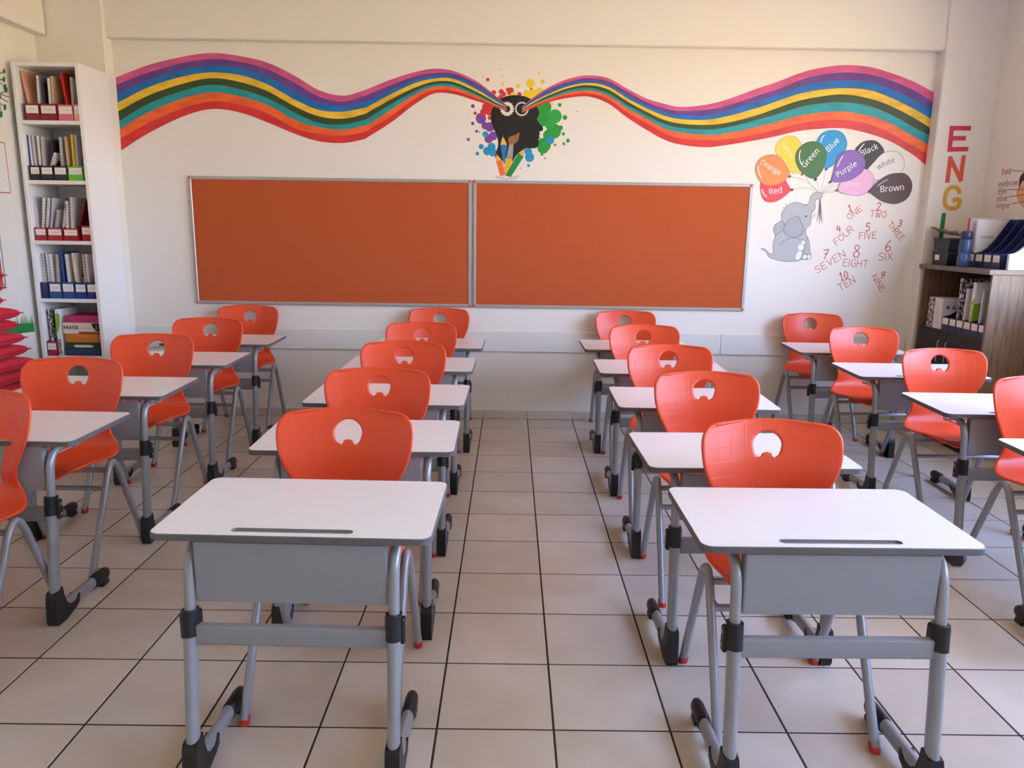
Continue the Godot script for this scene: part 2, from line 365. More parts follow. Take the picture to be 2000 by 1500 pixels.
const BALLOONS := [["yellow", "Yellow", [[2.1104, 2.0337], [2.143, 2.0248], [2.1729, 1.9989], [2.1903, 1.9707], [2.2029, 1.926], [2.2216, 1.8607], [2.2272, 1.7991], [2.1727, 1.7867], [2.1382, 1.7895], [2.1065, 1.8097], [2.0639, 1.8585], [2.0214, 1.907], [2.0093, 1.9396], [2.0135, 1.9763], [2.0383, 2.0092], [2.0749, 2.0279]], [2.2098, 1.779], [2.093, 1.9408, -50, 0.1288], [[2.03, 1.9562], [2.0282, 1.9276], [2.0391, 1.8991]]], ["red", "Red", [[1.9275, 1.7494], [2.0032, 1.767], [2.0816, 1.7515], [2.1101, 1.7188], [2.1298, 1.69], [2.1418, 1.6756], [2.1166, 1.644], [2.0804, 1.6142], [2.0391, 1.5927], [1.9964, 1.5879], [1.9656, 1.5958], [1.9417, 1.6248], [1.927, 1.6746], [1.925, 1.7162]], [2.1484, 1.6736], [2.033, 1.6657, 10, 0.088], [[1.9379, 1.6727], [1.9508, 1.6458], [1.9742, 1.6232]]], ["orange", "Orange", [[1.983, 1.9073], [2.0262, 1.901], [2.0625, 1.8749], [2.0937, 1.8342], [2.1161, 1.7975], [2.1204, 1.7728], [2.1073, 1.7519], [2.0755, 1.7224], [2.034, 1.7053], [1.9872, 1.7004], [1.9433, 1.7123], [1.9064, 1.7449], [1.8836, 1.7901], [1.8825, 1.8312], [1.9006, 1.8726], [1.937, 1.8977]], [2.1243, 1.7625], [1.9879, 1.8224, -29, 0.1589], [[1.8997, 1.8294], [1.905, 1.7904], [1.927, 1.7556]]], ["blue", "Blue", [[2.3884, 2.0741], [2.4355, 2.0695], [2.4716, 2.0478], [2.4948, 2.0075], [2.5006, 1.971], [2.4874, 1.9341], [2.4617, 1.8928], [2.4271, 1.8554], [2.4037, 1.8325], [2.3748, 1.8218], [2.3561, 1.838], [2.3251, 1.895], [2.2899, 1.9517], [2.2895, 2.0006], [2.3072, 2.0373], [2.3428, 2.0641]], [2.3733, 1.8156], [2.4, 1.9777, 48, 0.1009], [[2.3367, 2.0398], [2.3236, 2.0213], [2.3189, 1.9949]]], ["green", "Green", [[2.2558, 1.998], [2.2988, 1.9926], [2.335, 1.9687], [2.3598, 1.9323], [2.3655, 1.8956], [2.3596, 1.8462], [2.3426, 1.8007], [2.3201, 1.7673], [2.3001, 1.7526], [2.261, 1.7582], [2.2155, 1.7865], [2.1777, 1.8272], [2.1562, 1.8762], [2.1568, 1.9172], [2.1748, 1.9542], [2.2102, 1.9852]], [2.3059, 1.7456], [2.2553, 1.8891, 50, 0.146], [[2.1826, 1.9379], [2.1774, 1.9011], [2.1896, 1.8603], [2.1992, 1.8489]]], ["black", "Black", [[2.6632, 2.0114], [2.7041, 2.0043], [2.7393, 1.976], [2.7613, 1.9416], [2.7596, 1.9029], [2.7317, 1.8638], [2.6599, 1.8181], [2.6391, 1.8236], [2.6148, 1.8621], [2.5765, 1.9197], [2.5616, 1.9465], [2.5825, 1.9776], [2.6159, 2.003]], [], [2.6559, 1.9486, 26, 0.1217], [[2.6175, 1.9877], [2.5997, 1.9663], [2.5827, 1.9371]]], ["white", "white", [[2.8154, 1.9431], [2.8608, 1.9334], [2.8923, 1.9048], [2.909, 1.8663], [2.909, 1.8313], [2.8893, 1.7921], [2.8314, 1.7678], [2.7725, 1.7513], [2.7118, 1.7505], [2.6648, 1.7733], [2.6617, 1.82], [2.699, 1.8672], [2.7382, 1.9142], [2.772, 1.9359]], [], [2.7805, 1.8598, 26, 0.1258], []], ["pink", "Pink", [[2.6395, 1.8197], [2.6731, 1.8085], [2.7003, 1.7816], [2.7118, 1.7505], [2.7075, 1.7151], [2.6911, 1.6795], [2.6612, 1.6555], [2.622, 1.6411], [2.5814, 1.6405], [2.5276, 1.6496], [2.4858, 1.6609], [2.4692, 1.6842], [2.4766, 1.7119], [2.4904, 1.7356], [2.5495, 1.7521], [2.6069, 1.7842]], [2.46, 1.6755], [2.5694, 1.7171, 6, 0.0953], [[2.5717, 1.6562], [2.5964, 1.6526], [2.6123, 1.6567]]], ["purple", "Purple", [[2.5337, 1.9441], [2.5745, 1.9389], [2.6135, 1.9125], [2.6353, 1.8779], [2.6391, 1.843], [2.6246, 1.8078], [2.592, 1.7722], [2.5423, 1.7441], [2.4827, 1.7315], [2.4423, 1.731], [2.4168, 1.7424], [2.4243, 1.7894], [2.431, 1.844], [2.4425, 1.8907], [2.4712, 1.9259], [2.502, 1.9398]], [2.4079, 1.7297], [2.5105, 1.8171, 33, 0.1521], [[2.4776, 1.9028], [2.4606, 1.8716], [2.4479, 1.8364]]], ["brown", "Brown", [[2.8768, 1.7958], [2.9217, 1.7925], [2.9572, 1.7657], [2.9776, 1.7307], [2.9808, 1.6876], [2.9676, 1.644], [2.9388, 1.612], [2.8961, 1.5936], [2.8516, 1.591], [2.7887, 1.6059], [2.7279, 1.6406], [2.6877, 1.6736], [2.7088, 1.7034], [2.745, 1.7431], [2.7901, 1.775], [2.8328, 1.7913]], [2.6873, 1.6696], [2.8439, 1.6943, 6, 0.1623], [[2.8069, 1.7518], [2.7742, 1.7357], [2.739, 1.7058]]]]
const HUB := [2.344, 1.6514]
const STRINGS := [[[2.1609, 1.6779], [2.2075, 1.6861], [2.2591, 1.6856], [2.3034, 1.6716], [2.344, 1.6514]], [[2.1408, 1.7598], [2.193, 1.7511], [2.2555, 1.725], [2.3014, 1.6924], [2.3417, 1.6534]], [[2.2299, 1.7702], [2.264, 1.7251], [2.3018, 1.6883], [2.3429, 1.6534]], [[2.3147, 1.7341], [2.3289, 1.697], [2.3427, 1.6555]], [[2.373, 1.8053], [2.3641, 1.7555], [2.3518, 1.6598]], [[2.3996, 1.7208], [2.3748, 1.6893], [2.35, 1.6556]], [[2.4462, 1.7277], [2.3962, 1.6896], [2.3524, 1.6536]], [[2.4791, 1.7199], [2.4095, 1.6856], [2.3569, 1.6515]], [[2.4492, 1.6758], [2.3984, 1.6667], [2.3571, 1.6495]], [[2.4716, 1.6665], [2.4078, 1.6585], [2.3594, 1.6474]]]
const ELEPHANT_FAR_EAR := [[2.0939, 1.4605], [2.0715, 1.4479], [2.051, 1.4335], [2.0404, 1.4086], [2.0488, 1.3732], [2.0608, 1.3592], [2.0847, 1.3773], [2.1085, 1.3954], [2.1163, 1.4309]]
const ELEPHANT_BODY := [[2.1085, 1.3954], [2.0777, 1.3737], [2.0578, 1.3521], [2.0481, 1.3163], [2.0474, 1.2806], [2.0522, 1.2449], [2.0461, 1.2305], [2.0276, 1.2338], [2.0083, 1.2479], [1.9887, 1.2655], [1.9651, 1.2652], [1.9974, 1.2477], [2.014, 1.2229], [2.0336, 1.2052], [2.0712, 1.1914], [2.1231, 1.1813], [2.1817, 1.1792], [2.2323, 1.1846], [2.257, 1.194], [2.2934, 1.1945], [2.3219, 1.2021], [2.3235, 1.2237], [2.3132, 1.2558], [2.3047, 1.3093], [2.2948, 1.3376], [2.2773, 1.3694], [2.2693, 1.3976], [2.2674, 1.4188], [2.2173, 1.4323], [2.1458, 1.4242]]
const ELEPHANT_HEAD := [[2.1179, 1.4326], [2.0994, 1.4589], [2.0905, 1.4869], [2.094, 1.5221], [2.1162, 1.5575], [2.1465, 1.5806], [2.1817, 1.5899], [2.2182, 1.5834], [2.2441, 1.575], [2.2687, 1.5806], [2.2773, 1.6052], [2.2822, 1.6296], [2.2981, 1.6507], [2.3224, 1.6598], [2.3476, 1.6584], [2.3633, 1.6447], [2.3617, 1.6238], [2.3485, 1.6114], [2.3344, 1.6164], [2.325, 1.6128], [2.3191, 1.5883], [2.3228, 1.5604], [2.3161, 1.5358], [2.2989, 1.5074], [2.2989, 1.4687], [2.2964, 1.4369], [2.2698, 1.4118], [2.2448, 1.3689], [2.1883, 1.3521], [2.1356, 1.3745]]
const ELEPHANT_EAR := [[2.152, 1.4772], [2.1767, 1.4828], [2.1974, 1.4937], [2.2162, 1.4852], [2.2299, 1.4536], [2.2493, 1.4186], [2.2468, 1.3867], [2.224, 1.358], [2.1922, 1.3486], [2.1518, 1.3552], [2.1208, 1.3778], [2.1133, 1.4025], [2.1196, 1.4344], [2.1355, 1.4594]]
const ELEPHANT_TUSK := [[2.3001, 1.4951], [2.3119, 1.5041], [2.3239, 1.5103], [2.32, 1.4937], [2.3015, 1.4793]]
const ELEPHANT_TOES := [[2.2599, 1.314, 0.0161, 0.0179, 0], [2.2448, 1.2799, 0.0236, 0.025, 0], [2.2344, 1.2224, 0.0222, 0.0358, 20], [2.2777, 1.214, 0.0197, 0.0179, 0], [2.3098, 1.2145, 0.0136, 0.0179, 0]]
const ELEPHANT_LINES := [[[2.0957, 1.2903], [2.1188, 1.3173], [2.1533, 1.3374], [2.196, 1.3469], [2.2442, 1.3351], [2.2747, 1.3195], [2.2795, 1.2982], [2.2696, 1.2552], [2.257, 1.194]], [[2.2851, 1.3446], [2.2881, 1.3233]], [[2.2645, 1.2318], [2.3172, 1.2325]], [[2.1077, 1.319], [2.1206, 1.3174]], [[2.2407, 1.5732], [2.2434, 1.5628]], [[2.2567, 1.5752], [2.2596, 1.563]], [[2.106, 1.5503], [2.0916, 1.5508]], [[2.1174, 1.5645], [2.1126, 1.5784]]]
const ELEPHANT_EYE := [2.2622, 1.4957]
const ELEPHANT_TASSEL := [[[2.3494, 1.6097], [2.3494, 1.5643], [2.3483, 1.5187], [2.3409, 1.464]], [[2.3505, 1.6097], [2.3565, 1.5469], [2.3621, 1.4502]], [[2.353, 1.6097], [2.3643, 1.54], [2.3701, 1.4979], [2.3826, 1.4505]], [[2.3519, 1.6062], [2.3607, 1.5399], [2.3746, 1.4698]], [[2.3497, 1.6062], [2.3517, 1.5398], [2.3526, 1.5117]]]
const NUMBERS := [["1", "ONE", [2.5678, 1.5572, 15, 0.0426], [2.6001, 1.5233, 38, 0.1077, 0.0391]], ["2", "TWO", [2.768, 1.5698, 0, 0.0501], [2.7698, 1.5173, -2, 0.1112, 0.0461]], ["3", "THREE", [2.9299, 1.4565, -12, 0.0461], [2.9085, 1.4007, -45, 0.1503, 0.0401]], ["4", "FOUR", [2.5019, 1.4108, 15, 0.0476], [2.5393, 1.3667, 43, 0.1553, 0.0441]], ["5", "FIVE", [2.7054, 1.4261, 0, 0.0526], [2.7116, 1.3691, 3, 0.1192, 0.0461]], ["6", "SIX", [2.8642, 1.299, 0, 0.0741], [2.8539, 1.2231, 3, 0.0952, 0.0501]], ["7", "SEVEN", [2.4251, 1.2351, -5, 0.0676], [2.4625, 1.1813, 33, 0.2279, 0.0491]], ["8", "EIGHT", [2.6447, 1.2573, 0, 0.0862], [2.6457, 1.1743, -2, 0.1763, 0.0491]], ["9", "NINE", [2.8466, 1.0921, -18, 0.0491], [2.8247, 1.0358, -53, 0.1312, 0.0391]], ["10", "TEN", [2.5705, 1.0847, 18, 0.0561], [2.595, 1.0301, 33, 0.1227, 0.0476]]]
const LETTER_E := [[[3.2757, 2.0894], [3.1593, 2.0877], [3.1627, 1.9506], [3.2755, 1.9538]], [[3.1613, 2.0215], [3.2494, 2.0243]]]
const LETTER_N := [[[3.1743, 1.7438], [3.1749, 1.8907], [3.2629, 1.7543], [3.2643, 1.9001]]]
const LETTER_G := [[[3.2699, 1.6591], [3.2515, 1.6916], [3.2163, 1.702], [3.1847, 1.6852], [3.1727, 1.6468], [3.1727, 1.6029], [3.191, 1.5702], [3.2293, 1.5586], [3.2673, 1.5713], [3.2727, 1.6164], [3.2249, 1.6146]]]
const LETTER_L := [[[3.1783, 1.5148], [3.1775, 1.3423], [3.2691, 1.3408]]]
const WALL_LEAVES := [[0.5138, 2.2935, 0.018], [0.5245, 2.2441, 0.0198], [0.523, 2.1993, 0.0216], [0.5136, 2.1833, 0.0198], [0.5456, 2.076, 0.0216], [0.5908, 2.0282, 0.0234], [0.5797, 2.1324, 0.0144]]
const WALL_TWIGS := [[[0.5584, 2.2702], [0.5181, 2.2927]], [[0.565, 2.2343], [0.5314, 2.2419]], [[0.5679, 2.219], [0.5235, 2.1967]], [[0.5806, 2.1497], [0.5188, 2.1774]], [[0.5804, 2.1508], [0.492, 2.1439]], [[0.5841, 2.1302], [0.5063, 2.1112]], [[0.5909, 2.0933], [0.5486, 2.0821]], [[0.5887, 2.0836], [0.589, 2.0385]]]
const WALL_FRAME := [[0.5902, 1.8595], [0.5837, 1.5566]]
const WALL_GRASS := [[0.6993, 0.7978], [0.654, 0.8059], [0.6146, 0.7927], [0.5753, 0.775], [0.5328, 0.8106], [0.5435, 0.672], [0.6505, 0.673], [0.7394, 0.7113]]
const WALL_PIN := [0.758, 0.972]
const FACE_WORDS := [["hair", [0.3278, 1.7976], [0.4275, 1.7906]], ["eyebrow", [0.312, 1.7216], [0.5094, 1.7106]], ["eye", [0.317, 1.6738], [0.4035, 1.6698]], ["nose", [0.3151, 1.6244], [0.4217, 1.6205]], ["tongue", [0.3169, 1.5782], [0.4572, 1.5743]]]
const FACE_LINES := [[[0.4335, 1.7946], [0.5781, 1.78]], [[0.4132, 1.6762], [0.6028, 1.6705]], [[0.4324, 1.6287], [0.6096, 1.6403]], [[0.4756, 1.5841], [0.6195, 1.5965]]]
const FACE_HAIR := [[0.5319, 1.6537], [0.5218, 1.6914], [0.5183, 1.7422], [0.5344, 1.7647], [0.563, 1.7777], [0.6143, 1.7791], [0.6264, 1.7256], [0.5642, 1.726], [0.5414, 1.7105], [0.5314, 1.6841]]
const FACE_SKIN := [[0.5276, 1.6776], [0.5036, 1.6651], [0.5098, 1.6377], [0.5338, 1.6028], [0.5676, 1.5712], [0.6145, 1.5498], [0.6671, 1.5452], [0.6218, 1.7457], [0.5581, 1.7297], [0.5322, 1.7043]]
const FILE_BOXES := [
	[0, "maroon", -2.8844, -2.7887, 0.102],
	[0, "maroon", -2.7889, -2.6783, 0.101],
	[0, "pink", -2.6757, -2.5774, 0.097],
	[0, "peach", -2.5760, -2.4857, 0.097],
	[1, "black", -2.8927, -2.8259, 0.091],
	[1, "black", -2.8244, -2.7426, 0.090],
	[1, "black", -2.7411, -2.6543, 0.090],
	[1, "lime", -2.6512, -2.5514, 0.090],
	[2, "red", -2.9151, -2.8253, 0.082],
	[2, "red", -2.8238, -2.7224, 0.082],
	[2, "red", -2.7211, -2.6196, 0.080],
	[2, "red", -2.6014, -2.5216, 0.098],
	[3, "navy", -2.9043, -2.8537, 0.103],
	[3, "blue", -2.8516, -2.7669, 0.107],
	[3, "blue", -2.7656, -2.6813, 0.108],
	[3, "royal", -2.6799, -2.6040, 0.106],
	[3, "royal", -2.6023, -2.5332, 0.107],
	[4, "crimson", -2.9319, -2.8376, 0.095],
]
const PAPERS := [
	[0, "salmon", -2.8799, -2.8637, 0.311, -0.045],
	[0, "sheet", -2.8151, -2.7988, 0.275, 0.010],
	[0, "slate", -2.7956, -2.7859, 0.270, 0.005],
	[0, "plum", -2.7794, -2.7599, 0.236, 0.000],
	[0, "sheet", -2.7437, -2.7275, 0.261, 0.006],
	[0, "tan", -2.7243, -2.7048, 0.274, 0.008],
	[0, "scarlet", -2.6432, -2.6270, 0.302, -0.035],
	[0, "grey", -2.6011, -2.5849, 0.269, 0.006],
	[1, "cobalt", -2.9270, -2.9155, 0.283, 0.000],
	[1, "sheet", -2.8924, -2.8825, 0.289, -0.004],
	[1, "lilac", -2.8727, -2.8595, 0.280, -0.003],
	[1, "sheet", -2.8463, -2.8332, 0.278, 0.002],
	[1, "grey", -2.8266, -2.8134, 0.275, 0.008],
	[1, "ink", -2.7838, -2.7706, 0.260, 0.030],
	[1, "sheet2", -2.8134, -2.7871, 0.209, 0.085],
	[1, "grey", -2.7081, -2.6916, 0.273, 0.006],
	[1, "tan", -2.6653, -2.6488, 0.277, -0.003],
	[1, "yellow", -2.6290, -2.6126, 0.290, 0.002],
	[1, "grey", -2.6093, -2.5961, 0.287, 0.006],
	[2, "lilac", -2.9113, -2.8979, 0.282, -0.008],
	[2, "sheet", -2.8812, -2.8678, 0.279, 0.035],
	[2, "sheet2", -2.8578, -2.8411, 0.280, 0.045],
	[2, "lilac", -2.8311, -2.8210, 0.283, 0.050],
	[2, "grey", -2.8043, -2.7876, 0.209, 0.045],
	[2, "sheet2", -2.7542, -2.7408, 0.268, 0.055],
	[2, "sheet", -2.7174, -2.7007, 0.233, 0.010],
	[2, "sheet2", -2.6840, -2.6673, 0.282, 0.014],
	[2, "maroon", -2.6606, -2.6505, 0.286, 0.090],
	[3, "sheet", -2.9123, -2.8954, 0.295, -0.010],
	[3, "grey", -2.8886, -2.8750, 0.295, -0.006],
	[3, "sheet2", -2.8648, -2.8512, 0.292, -0.003],
	[3, "sheet", -2.8445, -2.8275, 0.289, -0.003],
	[3, "grey", -2.8139, -2.7935, 0.290, 0.012],
	[3, "blue", -2.7664, -2.7562, 0.304, -0.004],
	[3, "sheet", -2.7358, -2.7189, 0.291, -0.005],
	[3, "cream", -2.6849, -2.6612, 0.301, -0.012],
	[3, "grey", -2.6306, -2.6171, 0.292, 0.004],
	[3, "sheet", -2.6103, -2.5967, 0.293, 0.003],
]

# ------------------------------------------------------------------ the place itself
func _ready() -> void:
	build_view_and_light()
	build_materials()
	build_room()
	build_furniture()
	build_back_wall_things()
	build_bookcase()
	build_cabinet()
	build_left_corner()
	build_murals()

func build_view_and_light() -> void:
	var cam := Camera3D.new()
	cam.name = "camera"
	cam.fov = rad_to_deg(2.0 * atan(750.0 / 1488.96))
	cam.position = Vector3(0.1908, 1.3861, 5.5418)
	cam.rotation = Vector3(-0.20203, -0.0039654, 0.0144157)
	cam.near = 0.05
	cam.far = 200.0
	add_child(cam)
	cam.current = true
	var sky_m := ProceduralSkyMaterial.new()
	sky_m.sky_top_color = Color(0.56, 0.68, 0.92)
	sky_m.sky_horizon_color = Color(0.86, 0.91, 1.0)
	sky_m.sky_curve = 0.2
	sky_m.ground_horizon_color = Color(0.88, 0.80, 0.64)
	sky_m.ground_bottom_color = Color(0.70, 0.62, 0.48)
	sky_m.ground_curve = 0.1
	sky_m.energy_multiplier = 1.0
	var sky := Sky.new()
	sky.sky_material = sky_m
	var env := Environment.new()
	env.background_mode = Environment.BG_SKY
	env.sky = sky
	env.background_energy_multiplier = 11.0
	env.tonemap_mode = Environment.TONE_MAPPER_LINEAR
	env.tonemap_exposure = 2.35
	env.sdfgi_enabled = true
	env.ssao_enabled = true
	env.ssil_enabled = true
	var we := WorldEnvironment.new()
	we.name = "daylight"
	we.environment = env
	add_child(we)

func build_materials() -> void:
	var w := mat("wall", rgb(236, 231, 222), 0.55)
	w.normal_enabled = true
	w.normal_texture = bump_tex(3, 0.02, 256, 4, 1.2)
	w.normal_scale = 0.12
	w.uv1_triplanar = true
	w.uv1_world_triplanar = true
	w.uv1_scale = Vector3(1.3, 1.3, 1.3)
	mat("ceiling", rgb(240, 238, 232), 0.8)
	mat("rail", rgb(226, 225, 220), 0.4)
	mat("grout", rgb(46, 36, 34), 0.9)
	for i in 4:
		var k: float = [0.0, 3.0, -3.0, 1.5][i]
		var t := mat("tile%d" % i, Color.WHITE, 0.28, 0.0, 0.5)
		t.albedo_texture = noise_tex(11 + i, 0.006, [rgb(194 + k, 182 + k, 166 + k), rgb(206 + k, 195 + k, 180 + k), rgb(216 + k, 206 + k, 193 + k)], 256, 4)
		t.uv1_triplanar = true
		t.uv1_world_triplanar = true
		t.uv1_scale = Vector3(0.9, 0.9, 0.9)
	mat("skirt", rgb(208, 200, 186), 0.35)
	mat("laminate", rgb(232, 232, 234), 0.28)
	mat("edge", rgb(92, 92, 93), 0.5)
	mat("groove", rgb(132, 132, 134), 0.5)
	mat("steel", rgb(150, 153, 157), 0.28, 0.2)
	mat("panel", rgb(138, 141, 145), 0.4)
	mat("black", rgb(17, 18, 21), 0.42)
	mat("bolt", rgb(170, 172, 176), 0.3, 0.8)
	mat("wire", rgb(205, 205, 208), 0.35, 0.3)
	var o := mat("orange", rgb(228, 79, 42), 0.36)
	o.normal_enabled = true
	o.normal_texture = grid_emboss()
	o.normal_scale = 0.8
	mat("redcap", rgb(196, 52, 34), 0.45)
	mat("white_pvc", rgb(238, 238, 238), 0.3)
	mat("alu", rgb(176, 174, 170), 0.38, 0.4)

# moulded squares on the chair shells: thin raised lines
func grid_emboss() -> ImageTexture:
	var n := 128
	var im := Image.create(n, n, false, Image.FORMAT_RGBA8)
	for y in n:
		for x in n:
			var dx := minf(x, n - 1 - x) / 2.6
			var dy := minf(y, n - 1 - y) / 2.6
			var h := maxf(exp(-dx * dx), exp(-dy * dy)) * 0.8
			im.set_pixel(x, y, Color(h, h, h))
	im.bump_map_to_normal_map(1.0)
	return ImageTexture.create_from_image(im)

func build_room() -> void:
	# floor: grout bed, 240 tiles nearest to view as parts, the rest joined
	var fl := setting("floor")
	box_obj("grout_bed", Vector3((ROOM_L + ROOM_R) * 0.5, -0.1012, 3.8), Vector3(ROOM_R - ROOM_L + 0.5, 0.2, 8.1), mats.grout, fl, 0.0)
	var g := 0.0062
	var shared := {}
	var rest := mb()
	var rng := RandomNumberGenerator.new()
	rng.seed = 5
	for r in 23:
		var z0 := maxf(TILE * r, WALL_Z + 0.012)
		var z1 := minf(TILE * (r + 1), ROOM_F)
		for c in range(-9, 11):
			var x0 := TILE * c
			var x1 := minf(TILE * (c + 1), ROOM_R)
			if x1 - x0 < 0.02:
				continue
			var s := Vector3(x1 - x0 - g, 0.009, z1 - z0 - g)
			var ctr := Vector3((x0 + x1) * 0.5, -0.0045, (z0 + z1) * 0.5)
			if r < 12:
				var key := "%.3f_%.3f" % [s.x, s.z]
				if not shared.has(key):
					var st := mb()
					box(st, Vector3.ZERO, s, 0.0008)
					shared[key] = done(st)
				var t := node_of("tile", shared[key], mats["tile%d" % rng.randi_range(0, 3)], fl)
				t.position = ctr + Vector3(0, rng.randf_range(-0.0004, 0.0), 0)
			else:
				box(rest, ctr, s, 0.0008)
	var ro := obj("tiles_joined", rest, mats.tile0, fl)
	ro.set_meta("kind", "stuff")
	# ceiling
	var ce := setting("ceiling")
	box_obj("slab", Vector3((ROOM_L + ROOM_R) * 0.5, CEIL + 0.1, 3.8), Vector3(ROOM_R - ROOM_L + 0.6, 0.2, 8.2), mats.ceiling, ce, 0.0)
	# back wall with beam and two pillars
	var bw := setting("wall_back")
	box_obj("plaster", Vector3(0.23, CEIL * 0.5, WALL_Z - 0.1), Vector3(7.0, CEIL, 0.2), mats.wall, bw, 0.0)
	box_obj("beam", Vector3(0.27, (2.585 + CEIL) * 0.5, WALL_Z + 0.035), Vector3(5.6, CEIL - 2.585, 0.07), mats.wall, bw, 0.006)
	box_obj("pillar", Vector3((ROOM_L - 2.515) * 0.5 - 0.05, CEIL * 0.5, PIL_Z * 0.5), Vector3(-2.515 - ROOM_L + 0.1, CEIL, PIL_Z), mats.wall, bw, 0.006)
	box_obj("pillar", Vector3((ROOM_R + 3.06) * 0.5 + 0.05, CEIL * 0.5, PIL_Z * 0.5), Vector3(ROOM_R - 3.06 + 0.1, CEIL, PIL_Z), mats.wall, bw, 0.006)
	var lw := setting("wall_left")
	box_obj("plaster", Vector3(ROOM_L - 0.1, CEIL * 0.5, 3.8), Vector3(0.2, CEIL, 8.0), mats.wall, lw, 0.0)
	box_obj("beam", Vector3(ROOM_L + 0.04, (2.585 + CEIL) * 0.5, 3.86), Vector3(0.08, CEIL - 2.585, 7.4), mats.wall, lw, 0.005)
	var fw := setting("wall_front")
	box_obj("plaster", Vector3(0.23, CEIL * 0.5, ROOM_F + 0.1), Vector3(7.0, CEIL, 0.2), mats.wall, fw, 0.0)
	# right wall with three wide windows
	var rw := setting("wall_right")
	var zs := [[1.15, 2.75], [3.05, 4.65], [4.95, 6.25]]
	var sill := 0.95
	var head := 2.50
	var xc := ROOM_R + 0.12
	var prev := -0.1
	for q in zs:
		box_obj("pier", Vector3(xc, CEIL * 0.5, (prev + q[0]) * 0.5), Vector3(0.24, CEIL, q[0] - prev), mats.wall, rw, 0.004)
		box_obj("parapet", Vector3(xc, sill * 0.5, (q[0] + q[1]) * 0.5), Vector3(0.24, sill, q[1] - q[0]), mats.wall, rw, 0.0)
		box_obj("lintel", Vector3(xc, (head + CEIL) * 0.5, (q[0] + q[1]) * 0.5), Vector3(0.24, CEIL - head, q[1] - q[0]), mats.wall, rw, 0.0)
		prev = q[1]
	box_obj("pier", Vector3(xc, CEIL * 0.5, (prev + 7.8) * 0.5), Vector3(0.24, CEIL, 7.8 - prev), mats.wall, rw, 0.004)
	var glass := mat("glass", Color(1, 1, 1, 0.04), 0.02)
	glass.transparency = BaseMaterial3D.TRANSPARENCY_ALPHA
	for i in zs.size():
		var wn := setting("window_%d" % (i + 1))
		var z0: float = zs[i][0]
		var z1: float = zs[i][1]
		var zm := (z0 + z1) * 0.5
		var hm := (sill + head) * 0.5
		var hh := head - sill
		var x := ROOM_R + 0.14
		var st := mb()
		box(st, Vector3(x, sill + 0.03, zm), Vector3(0.06, 0.06, z1 - z0), 0.004)
		box(st, Vector3(x, head - 0.03, zm), Vector3(0.06, 0.06, z1 - z0), 0.004)
		for zz in [z0 + 0.03, zm, z1 - 0.03]:
			box(st, Vector3(x, hm, zz), Vector3(0.06, hh - 0.12, 0.06), 0.004)
		obj("window_frame", st, mats.white_pvc, wn)
		for k in [-1, 1]:
			box_obj("pane", Vector3(x, hm, zm + k * (z1 - z0) * 0.25), Vector3(0.004, hh - 0.11, (z1 - z0) * 0.5 - 0.08), glass, wn, 0.0)
		box_obj("window_sill", Vector3(ROOM_R + 0.02, sill - 0.012, zm), Vector3(0.22, 0.025, z1 - z0 + 0.06), mats.white_pvc, wn, 0.004)
	# tiled skirting
	var sk := setting("baseboard_back")
	for c in range(-8, 10):
		var x0 := maxf(TILE * c, -2.515)
		var x1 := minf(TILE * (c + 1), 3.06)
		if x1 > x0 + 0.02:
			box_obj("skirting_tile", Vector3((x0 + x1) * 0.5, 0.031, WALL_Z + 0.005), Vector3(x1 - x0 - 0.003, 0.062, 0.014), mats.skirt, sk, 0.002)
	var sl := setting("baseboard_left")
	var sr := setting("baseboard_right")
	for r in 22:
		var z0 := maxf(TILE * r, PIL_Z)
		var z1 := TILE * (r + 1)
		box_obj("skirting_tile", Vector3(ROOM_L + 0.005, 0.031, (z0 + z1) * 0.5), Vector3(0.014, 0.062, z1 - z0 - 0.003), mats.skirt, sl, 0.002)
		box_obj("skirting_tile", Vector3(ROOM_R - 0.005, 0.031, (z0 + z1) * 0.5), Vector3(0.014, 0.062, z1 - z0 - 0.003), mats.skirt, sr, 0.002)
	# painted guard rail along the back wall
	var tr := setting("trim_1")
	var joints := [-2.513, -0.42, 1.72, 3.058]
	for i in 3:
		box_obj("rail_board", Vector3((joints[i] + joints[i + 1]) * 0.5, 0.578, WALL_Z + 0.007), Vector3(joints[i + 1] - joints[i] - 0.002, 0.150, 0.018), mats.rail, tr, 0.003)

# ------------------------------------------------------------------ desk
const DESK_W := 0.690
const DESK_D := 0.415
const DESK_H := 0.652
const LEG_X := 0.252

